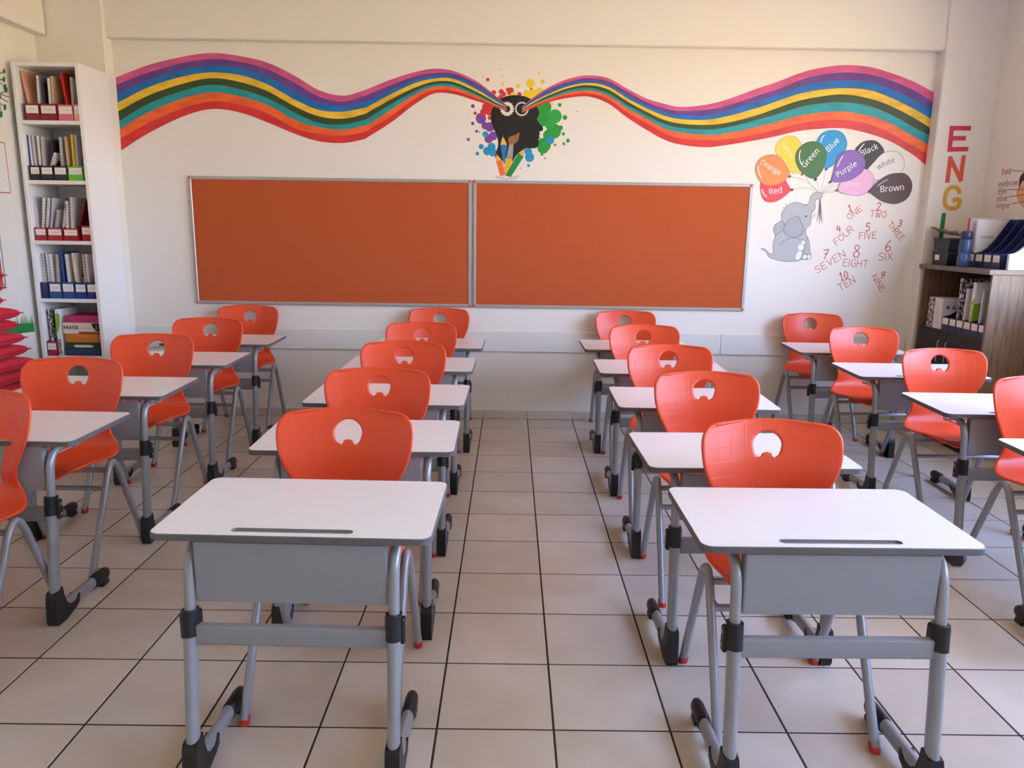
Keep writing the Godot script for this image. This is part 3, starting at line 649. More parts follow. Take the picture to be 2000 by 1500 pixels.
func make_desk(label: String) -> Node3D:
	var t := thing("school_desk", label, "desk", Vector3.ZERO, 0.0, "single pupil desks in four columns")
	var tilt := Transform3D(Basis(Vector3.RIGHT, 0.010), Vector3(0, DESK_H, 0))
	# tabletop: white laminate face with a pencil groove, grey edge
	var rr := 0.030
	var outer := []
	for p in rrect(DESK_W, DESK_D, rr, 7):
		outer.append(Vector2(p.x, p.y - DESK_D * 0.5))
	var gz := -0.036
	var gl := 0.300
	var gr := 0.0125
	var b := 0.0022
	var up_ring := []
	for p in outer:
		var c := Vector2(clampf(p.x, -DESK_W * 0.5 + rr, DESK_W * 0.5 - rr), clampf(p.y, -DESK_D + rr, -rr))
		up_ring.append(p - (p - c).normalized() * b)
	# two halves of the face, split along the groove's middle line
	var face := mb()
	for half in [1, -1]:
		var poly := PackedVector2Array()
		var left := Vector2(-DESK_W * 0.5 + b, gz)
		var right := Vector2(DESK_W * 0.5 - b, gz)
		var side := []
		for p in up_ring:
			if (p.y - gz) * half > 0.0001:
				side.append(p)
		side.sort_custom(func(m, n): return (m - Vector2(0, gz)).angle() < (n - Vector2(0, gz)).angle())
		# from right to left over this half
		if half == -1:
			side.reverse()
		poly.append(right)
		for p in side:
			poly.append(p)
		poly.append(left)
		# back along the groove's contour
		for k in 9:
			var a := PI - PI * 0.5 * k / 8.0
			poly.append(Vector2(-gl * 0.5 + gr + cos(a) * gr, gz + half * sin(a) * gr))
		for k in 9:
			var a := PI * 0.5 - PI * 0.5 * k / 8.0
			poly.append(Vector2(gl * 0.5 - gr + cos(a) * gr, gz + half * sin(a) * gr))
		var idx := Geometry2D.triangulate_polygon(poly)
		for i in range(0, idx.size(), 3):
			tri_out(face, tilt * Vector3(poly[idx[i]].x, 0, poly[idx[i]].y), tilt * Vector3(poly[idx[i + 1]].x, 0, poly[idx[i + 1]].y), tilt * Vector3(poly[idx[i + 2]].x, 0, poly[idx[i + 2]].y), Vector3(0, 0.5, -0.2))
	var top := obj("tabletop", face, mats.laminate, t)
	var edge := mb(true)
	var n := outer.size()
	for i in n:
		var j := (i + 1) % n
		var o := tilt * Vector3((outer[i].x + outer[j].x) * 0.45, -0.009, (outer[i].y + outer[j].y) * 0.45 - DESK_D * 0.05)
		edge.set_smooth_group(1)
		quad_out(edge, tilt * Vector3(up_ring[i].x, 0, up_ring[i].y), tilt * Vector3(up_ring[j].x, 0, up_ring[j].y), tilt * Vector3(outer[j].x, -b, outer[j].y), tilt * Vector3(outer[i].x, -b, outer[i].y), o)
		edge.set_smooth_group(2)
		quad_out(edge, tilt * Vector3(outer[i].x, -b, outer[i].y), tilt * Vector3(outer[j].x, -b, outer[j].y), tilt * Vector3(outer[j].x, -0.017, outer[j].y), tilt * Vector3(outer[i].x, -0.017, outer[i].y), o)
	edge.set_smooth_group(-1)
	var op := PackedVector2Array(outer)
	var oi := Geometry2D.triangulate_polygon(op)
	for i in range(0, oi.size(), 3):
		tri_out(edge, tilt * Vector3(op[oi[i]].x, -0.017, op[oi[i]].y), tilt * Vector3(op[oi[i + 1]].x, -0.017, op[oi[i + 1]].y), tilt * Vector3(op[oi[i + 2]].x, -0.017, op[oi[i + 2]].y), tilt * Vector3(0, 0.3, -0.2))
	obj("edge_band", edge, mats.edge, top)
	var gro := mb()
	var contour := []
	for k in 17:
		var a := PI * 0.5 + PI * k / 16.0
		contour.append(Vector2(-gl * 0.5 + gr + cos(a) * gr, gz + sin(a) * gr))
	for k in 17:
		var a := -PI * 0.5 + PI * k / 16.0
		contour.append(Vector2(gl * 0.5 - gr + cos(a) * gr, gz + sin(a) * gr))
	var dp := -0.006
	for i in contour.size():
		var p: Vector2 = contour[i]
		var q: Vector2 = contour[(i + 1) % contour.size()]
		var away := (p + q) * 0.5 + ((p + q) * 0.5 - Vector2(clampf((p.x + q.x) * 0.5, -gl * 0.5 + gr, gl * 0.5 - gr), gz)) * 2.0
		quad_out(gro, tilt * Vector3(p.x, 0, p.y), tilt * Vector3(q.x, 0, q.y), tilt * Vector3(q.x, dp, q.y), tilt * Vector3(p.x, dp, p.y), tilt * Vector3(away.x, dp, away.y))
		tri_out(gro, tilt * Vector3(0, dp, gz), tilt * Vector3(p.x, dp, p.y), tilt * Vector3(q.x, dp, q.y), tilt * Vector3(0, -0.1, gz))
	obj("pencil_groove", gro, mats.groove, top)
	# front panel with folded-back ends
	var pn := mb()
	box(pn, Vector3(0, 0.552, -0.010), Vector3(0.466, 0.156, 0.004), 0.001)
	for s in [-1, 1]:
		box(pn, Vector3(s * 0.234, 0.552, -0.026), Vector3(0.004, 0.156, 0.034), 0.001)
	obj("front_panel", pn, mats.panel, t)
	# cross bar
	var bar := mb()
	var prof := rrect(0.026, 0.052, 0.007, 4)
	prism(bar, prof, -LEG_X + 0.010, LEG_X - 0.010, Transform3D(Basis(Vector3.UP, PI * 0.5), Vector3(0, 0.392, -0.002)), true)
	obj("crossbar", bar, mats.panel, t)
	for s in [-1, 1]:
		var x: float = LEG_X * s
		# upper leg: rises inside the lower one, bends back under the top
		var up := mb(true)
		tube(up, bend([Vector3(x, 0.36, 0.003), Vector3(x, 0.616, -0.024), Vector3(x, 0.616, -0.36)], 0.075, 8), 0.0135, 0.0145, 14)
		obj("upper_leg", up, mats.steel, t)
		# lower leg and foot
		var lo := mb(true)
		tube(lo, bend([Vector3(x, 0.425, -0.002), Vector3(x, 0.043, 0.038), Vector3(x, 0.043, -0.255)], 0.075, 8), 0.0165, 0.022, 16)
		obj("lower_leg", lo, mats.steel, t)
		# clamp collar with two screws on the outside
		var co := mb(true)
		tube(co, [Vector3(x, 0.455, -0.0055), Vector3(x, 0.451, -0.005), Vector3(x, 0.394, 0.001), Vector3(x, 0.390, 0.0015)], 0.0205, 0.0265, 16)
		box(co, Vector3(x + s * 0.021, 0.408, -0.012), Vector3(0.012, 0.068, 0.026), 0.004)
		box(co, Vector3(x - s * 0.014, 0.425, -0.012), Vector3(0.016, 0.050, 0.030), 0.004)
		var coll := obj("collar", co, mats.black, t)
		for k in [-1, 1]:
			var sc := mb(true)
			tube(sc, [Vector3(x + s * 0.026, 0.408 + k * 0.018, -0.012), Vector3(x + s * 0.0285, 0.408 + k * 0.018, -0.012)], 0.0055, 0.0055, 10, Vector3.UP)
			obj("screw", sc, mats.bolt, coll)
		# black boot round the bend
		var boot := PackedVector2Array()
		for p in [[0.052, 0.118], [0.058, 0.10], [0.064, 0.03], [0.064, 0.012], [0.056, 0.0], [0.010, 0.0], [-0.055, 0.018], [-0.076, 0.030], [-0.080, 0.058], [-0.072, 0.054], [-0.050, 0.042], [-0.024, 0.044], [-0.002, 0.062], [0.009, 0.096], [0.013, 0.128]]:
			boot.append(Vector2(-p[0], p[1]))
		prism_obj("boot", boot, -0.0185, 0.0185, mats.black, t, Transform3D(Basis(Vector3.UP, PI * 0.5), Vector3(x, 0, 0)))
		var cap := mb(true)
		tube(cap, [Vector3(x, 0.043, -0.188), Vector3(x, 0.043, -0.192), Vector3(x, 0.042, -0.262), Vector3(x, 0.040, -0.278), Vector3(x, 0.038, -0.288), Vector3(x, 0.036, -0.293)], 0.0190, 0.0265, 16, Vector3.RIGHT, true, [0.94, 1.0, 1.0, 0.92, 0.72, 0.3])
		box(cap, Vector3(x, 0.011, -0.258), Vector3(0.030, 0.022, 0.046), 0.005)
		obj("foot_cap", cap, mats.black, t)
		# bag hook under the top
		var hk := mb(true)
		var hx: float = x - s * 0.045
		tube(hk, bend([Vector3(hx, 0.633, -0.20), Vector3(hx, 0.585, -0.20), Vector3(hx + s * 0.030, 0.574, -0.20), Vector3(hx + s * 0.038, 0.592, -0.20)], 0.014, 5), 0.003, 0.003, 8)
		obj("bag_hook", hk, mats.wire, t)
	# wire rack under the top
	var wr := mb(true)
	for zz in [-0.10, -0.19, -0.28]:
		tube(wr, bend([Vector3(-0.19, 0.632, zz), Vector3(-0.19, 0.560, zz), Vector3(0.19, 0.560, zz), Vector3(0.19, 0.632, zz)], 0.015, 4), 0.0024, 0.0024, 6)
	for xx in [-0.19, 0.19]:
		tube(wr, [Vector3(xx, 0.562, -0.06), Vector3(xx, 0.562, -0.30)], 0.0024, 0.0024, 6)
	obj("wire_rack", wr, mats.wire, t)
	return t

# ------------------------------------------------------------------ chair
# centre line of the shell: (z, y) against length s; origin under the rear feet
var prof_z: Curve
var prof_y: Curve
var prof_w: Curve
const SHELL_PTS := [[0.440, 0.428, 0.182], [0.432, 0.441, 0.188], [0.410, 0.449, 0.192], [0.35, 0.446, 0.195], [0.28, 0.437, 0.197], [0.21, 0.429, 0.199], [0.150, 0.426, 0.199], [0.105, 0.432, 0.188], [0.068, 0.448, 0.165], [0.045, 0.475, 0.144], [0.033, 0.512, 0.134], [0.028, 0.555, 0.142], [0.026, 0.60, 0.163], [0.025, 0.645, 0.186], [0.021, 0.69, 0.202], [0.013, 0.73, 0.208], [0.002, 0.77, 0.211], [-0.010, 0.802, 0.211], [-0.015, 0.814, 0.211]]
var shell_s := []

func shell_at(a: float, s: float) -> Vector3:
	# a in -1..1 across, s in 0..1 along
	var n := SHELL_PTS.size()
	var f: float = clampf(s, 0.0, 1.0) * (n - 1)
	var i := clampi(int(f), 0, n - 2)
	var t := f - i
	var v := []
	for k in 3:
		var p0: float = SHELL_PTS[maxi(i - 1, 0)][k]
		var p1: float = SHELL_PTS[i][k]
		var p2: float = SHELL_PTS[i + 1][k]
		var p3: float = SHELL_PTS[mini(i + 2, n - 1)][k]
		v.append(cubic_interpolate(p1, p2, p0, p3, t))
	var z: float = v[0]
	var y: float = v[1]
	var w: float = v[2]
	# rounded corners at the front of the seat and at the top of the back
	var top_y := 0.814
	var d := top_y - y
	if s > 0.6 and d < 0.085:
		var q := clampf((0.085 - d) / 0.085, 0.0, 1.0)
		w -= 0.062 * (1.0 - pow(1.0 - pow(q, 2.7), 1.0 / 2.7))
	if s < 0.3:
		var dz := 0.440 - z
		var r2 := 0.07
		if dz < r2:
			w += -r2 + sqrt(maxf(r2 * r2 - (r2 - dz) * (r2 - dz), 0.0))
	# the back is hollow, the seat a shallow dish
	var back := smoothstep(0.44, 0.56, y) if s > 0.3 else 0.0
	var hollow: float = 0.052 * a * a * back * (w / 0.21)
	var lift: float = (1.0 - back) * 0.012 * a * a * (1.0 if s > 0.2 else smoothstep(0.0, 0.2, s))
	var crown: float = 0.0
	if s > 0.8:
		crown = -0.004 * a * a * smoothstep(0.8, 1.0, s)
	return Vector3(a * w, y + lift + crown, z + hollow)

# outline of the grip hole: round above, two lobes and a soft bump below
var hole_line := PackedVector2Array()

func hole_radius(ang: float) -> float:
	if hole_line.is_empty():
		var half := [[0.0, 0.0440], [0.019, 0.0405], [0.037, 0.0275], [0.049, 0.006], [0.047, -0.017], [0.0395, -0.034], [0.0300, -0.0400], [0.0215, -0.0385], [0.0125, -0.0325]]
		var pts := []
		for p in half:
			pts.append(Vector2(p[0], p[1]))
		pts.append(Vector2(0.0, -0.0285))
		for i in range(half.size() - 1, 0, -1):
			pts.append(Vector2(-half[i][0], half[i][1]))
		hole_line = smooth_poly(pts, 8)
	var dir := Vector2.from_angle(ang + 0.0007) * 0.2
	for i in hole_line.size():
		var hit = Geometry2D.segment_intersects_segment(Vector2.ZERO, dir, hole_line[i], hole_line[(i + 1) % hole_line.size()])
		if hit != null:
			return hit.length()
	return 0.04

func shell_mesh() -> ArrayMesh:
	var nu := 48
	var ns := 120
	# hole block in grid cells
	var iu0 := 16
	var iu1 := 32
	var js0 := 95
	var js1 := 111
	# sample rows denser near the ends of the length
	var rows := []
	for j in ns + 1:
		var t := float(j) / ns
		rows.append(t)
	var verts := PackedVector3Array()
	var index := PackedInt32Array()
	var grid := []
	for j in ns + 1:
		var row := []
		for i in nu + 1:
			row.append(verts.size())
			verts.append(shell_at(2.0 * i / nu - 1.0, rows[j]))
		grid.append(row)
	# hole contour in (a, s): circle with a bump in its lower edge
	var rect := []
	for i in range(iu0, iu1):
		rect.append([i, js0])
	for j in range(js0, js1):
		rect.append([iu1, j])
	for i in range(iu1, iu0, -1):
		rect.append([i, js1])
	for j in range(js1, js0, -1):
		rect.append([iu0, j])
	var ca := 0.0
	var cs: float = (rows[js0] + rows[js1]) * 0.5
	var hole := []
	var mid_ring := []
	for q in rect:
		var a: float = 2.0 * q[0] / nu - 1.0
		var s: float = rows[q[1]]
		var u: float = (a - ca) / (2.0 * (iu1 - iu0) * 0.5 / nu)
		var v: float = (s - cs) / ((rows[js1] - rows[js0]) * 0.5)
		var ang := atan2(v, u)
		var rad := hole_radius(ang)
		var hx := rad * cos(ang)
		var hy := rad * sin(ang) - 0.003
		var ha := hx / 0.207
		var hs: float = cs + hy * (rows[js1] - rows[js0]) / (shell_at(0, rows[js1]).y - shell_at(0, rows[js0]).y)
		hole.append(verts.size())
		verts.append(shell_at(ha, hs))
		mid_ring.append([lerpf(ha, a, 0.22), lerpf(hs, s, 0.22)])
	var ring2 := []
	for q in mid_ring:
		ring2.append(verts.size())
		verts.append(shell_at(q[0], q[1]))
	for j in ns:
		for i in nu:
			if i >= iu0 and i < iu1 and j >= js0 and j < js1:
				continue
			index.append_array([grid[j][i], grid[j][i + 1], grid[j + 1][i + 1], grid[j][i], grid[j + 1][i + 1], grid[j + 1][i]])
	var m := rect.size()
	for k in m:
		var k2 := (k + 1) % m
		var a0: int = grid[rect[k][1]][rect[k][0]]
		var a1: int = grid[rect[k2][1]][rect[k2][0]]
		for pair in [[a0, a1, ring2[k2], ring2[k]], [ring2[k], ring2[k2], hole[k2], hole[k]]]:
			index.append_array([pair[0], pair[1], pair[2], pair[0], pair[2], pair[3]])
	# vertex normals of the middle surface, seat up / back forward
	var nrm := PackedVector3Array()
	nrm.resize(verts.size())
	for i in range(0, index.size(), 3):
		var fn := (verts[index[i + 1]] - verts[index[i]]).cross(verts[index[i + 2]] - verts[index[i]])
		for k in 3:
			nrm[index[i + k]] += fn
	for i in nrm.size():
		nrm[i] = nrm[i].normalized()
	var up_ok := nrm[grid[24][24]].y > 0.0
	var th := 0.0055
	var st := mb(true)
	st.set_smooth_group(0)
	st.set_uv(Vector2(0.5, 0.5))
	for i in range(0, index.size(), 3):
		var a := index[i]
		var b := index[i + 1]
		var c := index[i + 2]
		var sg := 1.0 if up_ok else -1.0
		# front faces clockwise
		var front := [a, c, b] if up_ok else [a, b, c]
		for v in front:
			# square pattern: across by width, along by height (back) or depth (seat)
			st.set_uv(Vector2(verts[v].x / 0.046 + 0.5, verts[v].y / 0.046 + 0.9))
			st.add_vertex(verts[v] + nrm[v] * th * sg)
		st.set_uv(Vector2(0.5, 0.5))
		var rear := [a, b, c] if up_ok else [a, c, b]
		for v in rear:
			st.set_uv(Vector2(verts[v].x * 0.5 + 0.5, 0.4 + verts[v].y * 0.2))
			st.add_vertex(verts[v] - nrm[v] * th * sg)
	# rims: rolled outer edge and the edge of the hole
	var loop := []
	for i in nu:
		loop.append(grid[0][i])
	for j in ns:
		loop.append(grid[j][nu])
	for i in range(nu, 0, -1):
		loop.append(grid[ns][i])
	for j in range(ns, 0, -1):
		loop.append(grid[j][0])
	st.set_smooth_group(0)
	st.set_uv(Vector2(0.5, 0.5))
	for pack in [[loop, 1.0], [hole, -1.0]]:
		var lp: Array = pack[0]
		var cnt := lp.size()
		var outs := []
		for k in cnt:
			var t := (verts[lp[(k + 1) % cnt]] - verts[lp[(k - 1 + cnt) % cnt]]).normalized()
			outs.append(t.cross(nrm[lp[k]]).normalized())
		var c0 := Vector3.ZERO
		for k in cnt:
			c0 += verts[lp[k]]
		c0 /= cnt
		# make "outs" point away from the plastic
		var test := 0.0
		for k in cnt:
			test += outs[k].dot(verts[lp[k]] - c0)
		if test * pack[1] < 0.0:
			for k in cnt:
				outs[k] = -outs[k]
		var arc := [[0.0, 1.0], [0.0042, 0.74], [0.0062, 0.0], [0.0042, -0.74], [0.0, -1.0]]
		for k in cnt:
			var k2 := (k + 1) % cnt
			for e in 4:
				var p := []
				for w in [[k, e], [k2, e], [k2, e + 1], [k, e + 1]]:
					var vi: int = lp[w[0]]
					p.append(verts[vi] + outs[w[0]] * arc[w[1]][0] + nrm[vi] * th * arc[w[1]][1])
				quad_out(st, p[0], p[1], p[2], p[3], (verts[lp[k]] + verts[lp[k2]]) * 0.5 - (outs[k] + outs[k2]) * 0.02)
	st.generate_normals()
	st.generate_tangents()
	return st.commit()

func make_chair(label: String) -> Node3D:
	var t := thing("school_chair", label, "chair", Vector3.ZERO, 0.0, "orange shell chairs behind the desks")
	node_of("shell", shell_mesh(), mats.orange, t)
	for s in [-1, 1]:
		var x: float = 0.215 * s
		var fr := mb(true)
		tube(fr, bend([Vector3(x, 0.012, 0.435), Vector3(x * 0.985, 0.478, 0.198), Vector3(x, 0.012, 0.008)], 0.125, 10), 0.0132, 0.0132, 12, Vector3.RIGHT)
		obj("leg_frame", fr, mats.steel, t)
		for z in [0.437, 0.006]:
			var cp := mb(true)
			var d := -0.5 if z > 0.2 else 0.42
			tube(cp, [Vector3(x, 0.0, z), Vector3(x, 0.003, z), Vector3(x, 0.024, z + d * 0.024)], 0.0150, 0.0150, 12, Vector3.RIGHT)
			obj("foot_cap", cp, mats.redcap, t)
	for q in [[0.395, 0.232], [0.330, 0.266]]:
		var cb := mb(true)
		tube(cb, [Vector3(-0.213, q[0], q[1]), Vector3(0.213, q[0], q[1])], 0.0105, 0.0105, 10, Vector3.UP)
		obj("crossbar", cb, mats.steel, t)
	for s in [-1, 1]:
		box_obj("seat_mount", Vector3(0.1 * s, 0.411, 0.24), Vector3(0.035, 0.020, 0.10), mats.orange, t, 0.003)
	return t

func build_furniture() -> void:
	var cols := {"L": "leftmost column", "A": "second column from the left", "B": "third column from the left", "R": "rightmost column"}
	var rows := ["", "first", "second", "third", "fourth", "rearmost"]
	# x, z of the front edge's middle, turn
	var desks := {
		"A1": [-0.336, 3.822, -0.021], "A2": [-0.333, 3.108, 0.012], "A3": [-0.342, 2.422, -0.015], "A4": [-0.346, 1.655, -0.012], "A5": [-0.323, 0.884, -0.014],
		"B1": [1.000, 3.846, 0.008], "B2": [0.982, 3.236, 0.022], "B3": [0.999, 2.425, -0.013], "B4": [1.008, 1.655, -0.012], "B5": [1.006, 0.862, 0.006],
		"L1": [-1.625, 3.82, 0.0], "L2": [-1.639, 3.036, -0.025], "L3": [-1.648, 2.334, 0.0], "L4": [-1.650, 1.578, 0.0], "L5": [-1.655, 0.845, 0.0],
		"R1": [2.318, 3.26, 0.0], "R2": [2.364, 2.462, -0.011], "R3": [2.368, 1.652, -0.014], "R4": [2.347, 0.872, -0.03]}
	var chairs := {
		"A1": [-0.317, 3.190, -0.03], "A2": [-0.338, 2.478, 0.0], "A3": [-0.338, 1.730, 0.0], "A4": [-0.340, 0.940, 0.0], "A5": [-0.310, 0.105, 0.0],
		"B1": [0.988, 3.268, 0.0], "B2": [0.993, 2.464, 0.0], "B3": [0.994, 1.730, 0.0], "B4": [1.005, 0.915, 0.0], "B5": [1.010, 0.110, 0.0],
		"L1": [-1.632, 2.985, 0.0], "L2": [-1.647, 2.335, 0.0], "L3": [-1.650, 1.595, 0.0], "L4": [-1.652, 0.860, 0.0], "L5": [-1.660, 0.105, 0.0],
		"R1": [2.366, 2.47, 0.0], "R2": [2.370, 1.727, 0.0], "R3": [2.352, 0.875, 0.0], "R4": [2.335, 0.110, 0.0]}
	var d0: Node3D = null
	for k in desks:
		var lab := "white-topped grey school desk, %s from the front, %s" % [rows[int(k[1])], cols[k[0]]]
		if k[1] == "5" or k == "R4":
			lab = "white-topped grey school desk nearest the back wall, %s" % cols[k[0]]
		var v: Array = desks[k]
		if d0 == null:
			d0 = make_desk(lab)
			d0.position = Vector3(v[0], 0, v[1])
			d0.rotation.y = v[2]
		else:
			copy(d0, "school_desk", lab, Vector3(v[0], 0, v[1]), v[2])
	var c0: Node3D = null
	for k in chairs:
		var lab := "orange plastic shell chair, %s from the front, %s" % [rows[int(k[1])], cols[k[0]]]
		if k[1] == "5" or k == "R4":
			lab = "orange plastic shell chair nearest the back wall, %s" % cols[k[0]]
		var v: Array = chairs[k]
		if c0 == null:
			c0 = make_chair(lab)
			c0.position = Vector3(v[0], 0, v[1])
			c0.rotation.y = v[2]
		else:
			copy(c0, "school_chair", lab, Vector3(v[0], 0, v[1]), v[2])

# ------------------------------------------------------------------ flat paint and lettering
const STROKES := {
	"O": [[[0.3, 1.0], [0.1, 0.88], [0.0, 0.5], [0.1, 0.12], [0.3, 0.0], [0.5, 0.12], [0.6, 0.5], [0.5, 0.88], [0.3, 1.0]]],
	"N": [[[0.0, 0.0], [0.02, 1.0], [0.55, 0.0], [0.58, 1.0]]],
	"E": [[[0.5, 1.0], [0.03, 0.98], [0.0, 0.0], [0.52, 0.02]], [[0.02, 0.52], [0.42, 0.54]]],
	"T": [[[0.0, 0.98], [0.6, 1.0]], [[0.3, 0.99], [0.28, 0.0]]],
	"W": [[[0.0, 1.0], [0.16, 0.0], [0.34, 0.75], [0.52, 0.0], [0.72, 1.0]]],
	"H": [[[0.0, 1.0], [0.0, 0.0]], [[0.52, 1.0], [0.52, 0.0]], [[0.0, 0.5], [0.52, 0.52]]],
	"R": [[[0.0, 0.0], [0.0, 1.0], [0.3, 0.98], [0.48, 0.85], [0.46, 0.65], [0.28, 0.52], [0.0, 0.5]], [[0.22, 0.5], [0.52, 0.0]]],
	"F": [[[0.5, 1.0], [0.03, 0.98], [0.0, 0.0]], [[0.02, 0.52], [0.4, 0.54]]],
	"U": [[[0.0, 1.0], [0.02, 0.3], [0.14, 0.04], [0.32, 0.0], [0.48, 0.1], [0.55, 0.35], [0.56, 1.0]]],
	"I": [[[0.04, 1.0], [0.02, 0.0]]],
	"V": [[[0.0, 1.0], [0.27, 0.0], [0.55, 1.0]]],
	"S": [[[0.5, 0.9], [0.32, 1.0], [0.12, 0.95], [0.03, 0.78], [0.14, 0.6], [0.4, 0.45], [0.52, 0.26], [0.42, 0.06], [0.2, 0.0], [0.0, 0.1]]],
	"X": [[[0.0, 1.0], [0.52, 0.0]], [[0.5, 1.0], [0.0, 0.0]]],
	"G": [[[0.55, 0.85], [0.36, 1.0], [0.14, 0.92], [0.02, 0.6], [0.04, 0.25], [0.2, 0.02], [0.42, 0.03], [0.56, 0.2], [0.56, 0.45], [0.34, 0.45]]],
	"1": [[[0.0, 0.7], [0.22, 1.0], [0.22, 0.0]], [[0.02, 0.0], [0.42, 0.0]]],
	"2": [[[0.02, 0.8], [0.12, 0.96], [0.32, 1.0], [0.46, 0.86], [0.42, 0.6], [0.0, 0.0], [0.5, 0.0]]],
	"3": [[[0.03, 0.9], [0.25, 1.0], [0.44, 0.86], [0.4, 0.65], [0.2, 0.54], [0.44, 0.42], [0.48, 0.2], [0.3, 0.02], [0.0, 0.08]]],
	"4": [[[0.12, 1.0], [0.0, 0.4], [0.5, 0.46]], [[0.36, 0.85], [0.34, 0.0]]],
	"5": [[[0.5, 1.0], [0.12, 1.0], [0.08, 0.58], [0.3, 0.62], [0.48, 0.46], [0.46, 0.18], [0.26, 0.0], [0.0, 0.08]]],
	"6": [[[0.42, 1.0], [0.16, 0.7], [0.02, 0.34], [0.1, 0.06], [0.3, 0.0], [0.46, 0.14], [0.44, 0.38], [0.26, 0.46], [0.06, 0.34]]],
	"7": [[[0.0, 0.86], [0.5, 1.0], [0.22, 0.0]], [[0.16, 0.5], [0.44, 0.54]]],
	"8": [[[0.27, 0.55], [0.1, 0.7], [0.1, 0.9], [0.26, 1.0], [0.42, 0.9], [0.42, 0.72], [0.27, 0.55], [0.04, 0.36], [0.04, 0.12], [0.25, 0.0], [0.46, 0.12], [0.46, 0.34], [0.27, 0.55]]],
	"9": [[[0.44, 0.72], [0.3, 0.52], [0.1, 0.58], [0.04, 0.8], [0.16, 0.98], [0.34, 0.98], [0.45, 0.82], [0.44, 0.5], [0.28, 0.0]]],
	"0": [[[0.26, 1.0], [0.08, 0.86], [0.0, 0.5], [0.08, 0.12], [0.26, 0.0], [0.44, 0.12], [0.5, 0.5], [0.44, 0.86], [0.26, 1.0]]]}
const GLYPH_W := {"O": 0.6, "N": 0.58, "E": 0.52, "T": 0.6, "W": 0.72, "H": 0.52, "R": 0.52, "F": 0.5, "U": 0.56, "I": 0.08, "V": 0.55, "S": 0.52, "X": 0.52, "G": 0.56}

func v2s(a: Array) -> Array:
	var out := []
	for p in a:
		out.append(Vector2(p[0], p[1]))
	return out

# polygon of paint lying on a plane; xf maps (x, y, 0) onto the wall, facing local +z
func flat(st: SurfaceTool, poly: PackedVector2Array, xf: Transform3D) -> void:
	var idx := Geometry2D.triangulate_polygon(poly)
	st.set_smooth_group(-1)
	for i in range(0, idx.size(), 3):
		var m := (poly[idx[i]] + poly[idx[i + 1]] + poly[idx[i + 2]]) / 3.0
		tri_out(st, xf * Vector3(poly[idx[i]].x, poly[idx[i]].y, 0), xf * Vector3(poly[idx[i + 1]].x, poly[idx[i + 1]].y, 0), xf * Vector3(poly[idx[i + 2]].x, poly[idx[i + 2]].y, 0), xf * Vector3(m.x, m.y, -1))

func disc(c: Vector2, rx: float, ry := -1.0, turn := 0.0, n := 24) -> PackedVector2Array:
	var out := PackedVector2Array()
	var r2 := rx if ry < 0.0 else ry
	for k in n:
		out.append(c + Vector2(cos(TAU * k / n) * rx, sin(TAU * k / n) * r2).rotated(turn))
	return out

# brush stroke along a line: mitred strip; sharp corners start a new strip a hair further out
func ribbon(st: SurfaceTool, pts_in: Array, w: float, xf: Transform3D, round_ends := true) -> void:
	var pts := []
	for p in pts_in:
		if pts.is_empty() or pts[pts.size() - 1].distance_to(p) > 1e-5:
			pts.append(p)
	var runs := [[]]
	for i in pts.size():
		runs[runs.size() - 1].append(pts[i])
		if i > 0 and i < pts.size() - 1 and absf((pts[i] - pts[i - 1]).angle_to(pts[i + 1] - pts[i])) > 1.2:
			runs.append([pts[i]])
	var lift := 0.0
	for run in runs:
		var n: int = run.size()
		if n < 2:
			continue
		var x2 := xf * Transform3D(Basis.IDENTITY, Vector3(0, 0, lift))
		if round_ends:
			run[0] = run[0] - (run[1] - run[0]).normalized() * w * 0.45
			run[n - 1] = run[n - 1] + (run[n - 1] - run[n - 2]).normalized() * w * 0.45
		var closed: bool = n > 3 and run[0].distance_to(run[n - 1]) < 1e-5
		var lft := []
		var rgt := []
		for i in n:
			var d0: Vector2 = (run[i] - run[i - 1]).normalized() if i > 0 else ((run[0] - run[n - 2]).normalized() if closed else (run[1] - run[0]).normalized())
			var d1: Vector2 = (run[i + 1] - run[i]).normalized() if i < n - 1 else ((run[1] - run[0]).normalized() if closed else d0)
			var nn := (d0.orthogonal() + d1.orthogonal()).normalized()
			var k := w * 0.5 / maxf(nn.dot(d0.orthogonal()), 0.6)
			lft.append(run[i] + nn * k)
			rgt.append(run[i] - nn * k)
		st.set_smooth_group(-1)
		for i in n - 1:
			var m: Vector2 = (run[i] + run[i + 1]) * 0.5
			quad_out(st, x2 * Vector3(lft[i].x, lft[i].y, 0), x2 * Vector3(lft[i + 1].x, lft[i + 1].y, 0), x2 * Vector3(rgt[i + 1].x, rgt[i + 1].y, 0), x2 * Vector3(rgt[i].x, rgt[i].y, 0), x2 * Vector3(m.x, m.y, -1))
		lift += 0.00003

func at_wall(z: float) -> Transform3D:
	return Transform3D(Basis.IDENTITY, Vector3(0, 0, z))

func lettering(word: String, parent: Node, c: Vector2, turn_deg: float, width: float, height: float, w: float, z: float, m: Material, called := "lettering") -> MeshInstance3D:
	var total := 0.0
	var gap := 0.2
	for ch in word:
		total += GLYPH_W.get(ch, 0.5) + gap
	total -= gap
	var sx: float = width / total
	var st := mb()
	var x := -total * 0.5
	var turn := deg_to_rad(turn_deg)
	var hair := 0.0
	for ch in word:
		for s in STROKES[ch]:
			var pts := []
			for p in s:
				pts.append(c + Vector2((x + p[0]) * sx, (p[1] - 0.5) * height).rotated(turn))
			if pts.size() > 4:
				pts = Array(smooth_poly(pts, 3, false))
			ribbon(st, pts, w, at_wall(z + hair))
			hair += 0.00007
		x += GLYPH_W.get(ch, 0.5) + gap
	return obj(called, st, m, parent)

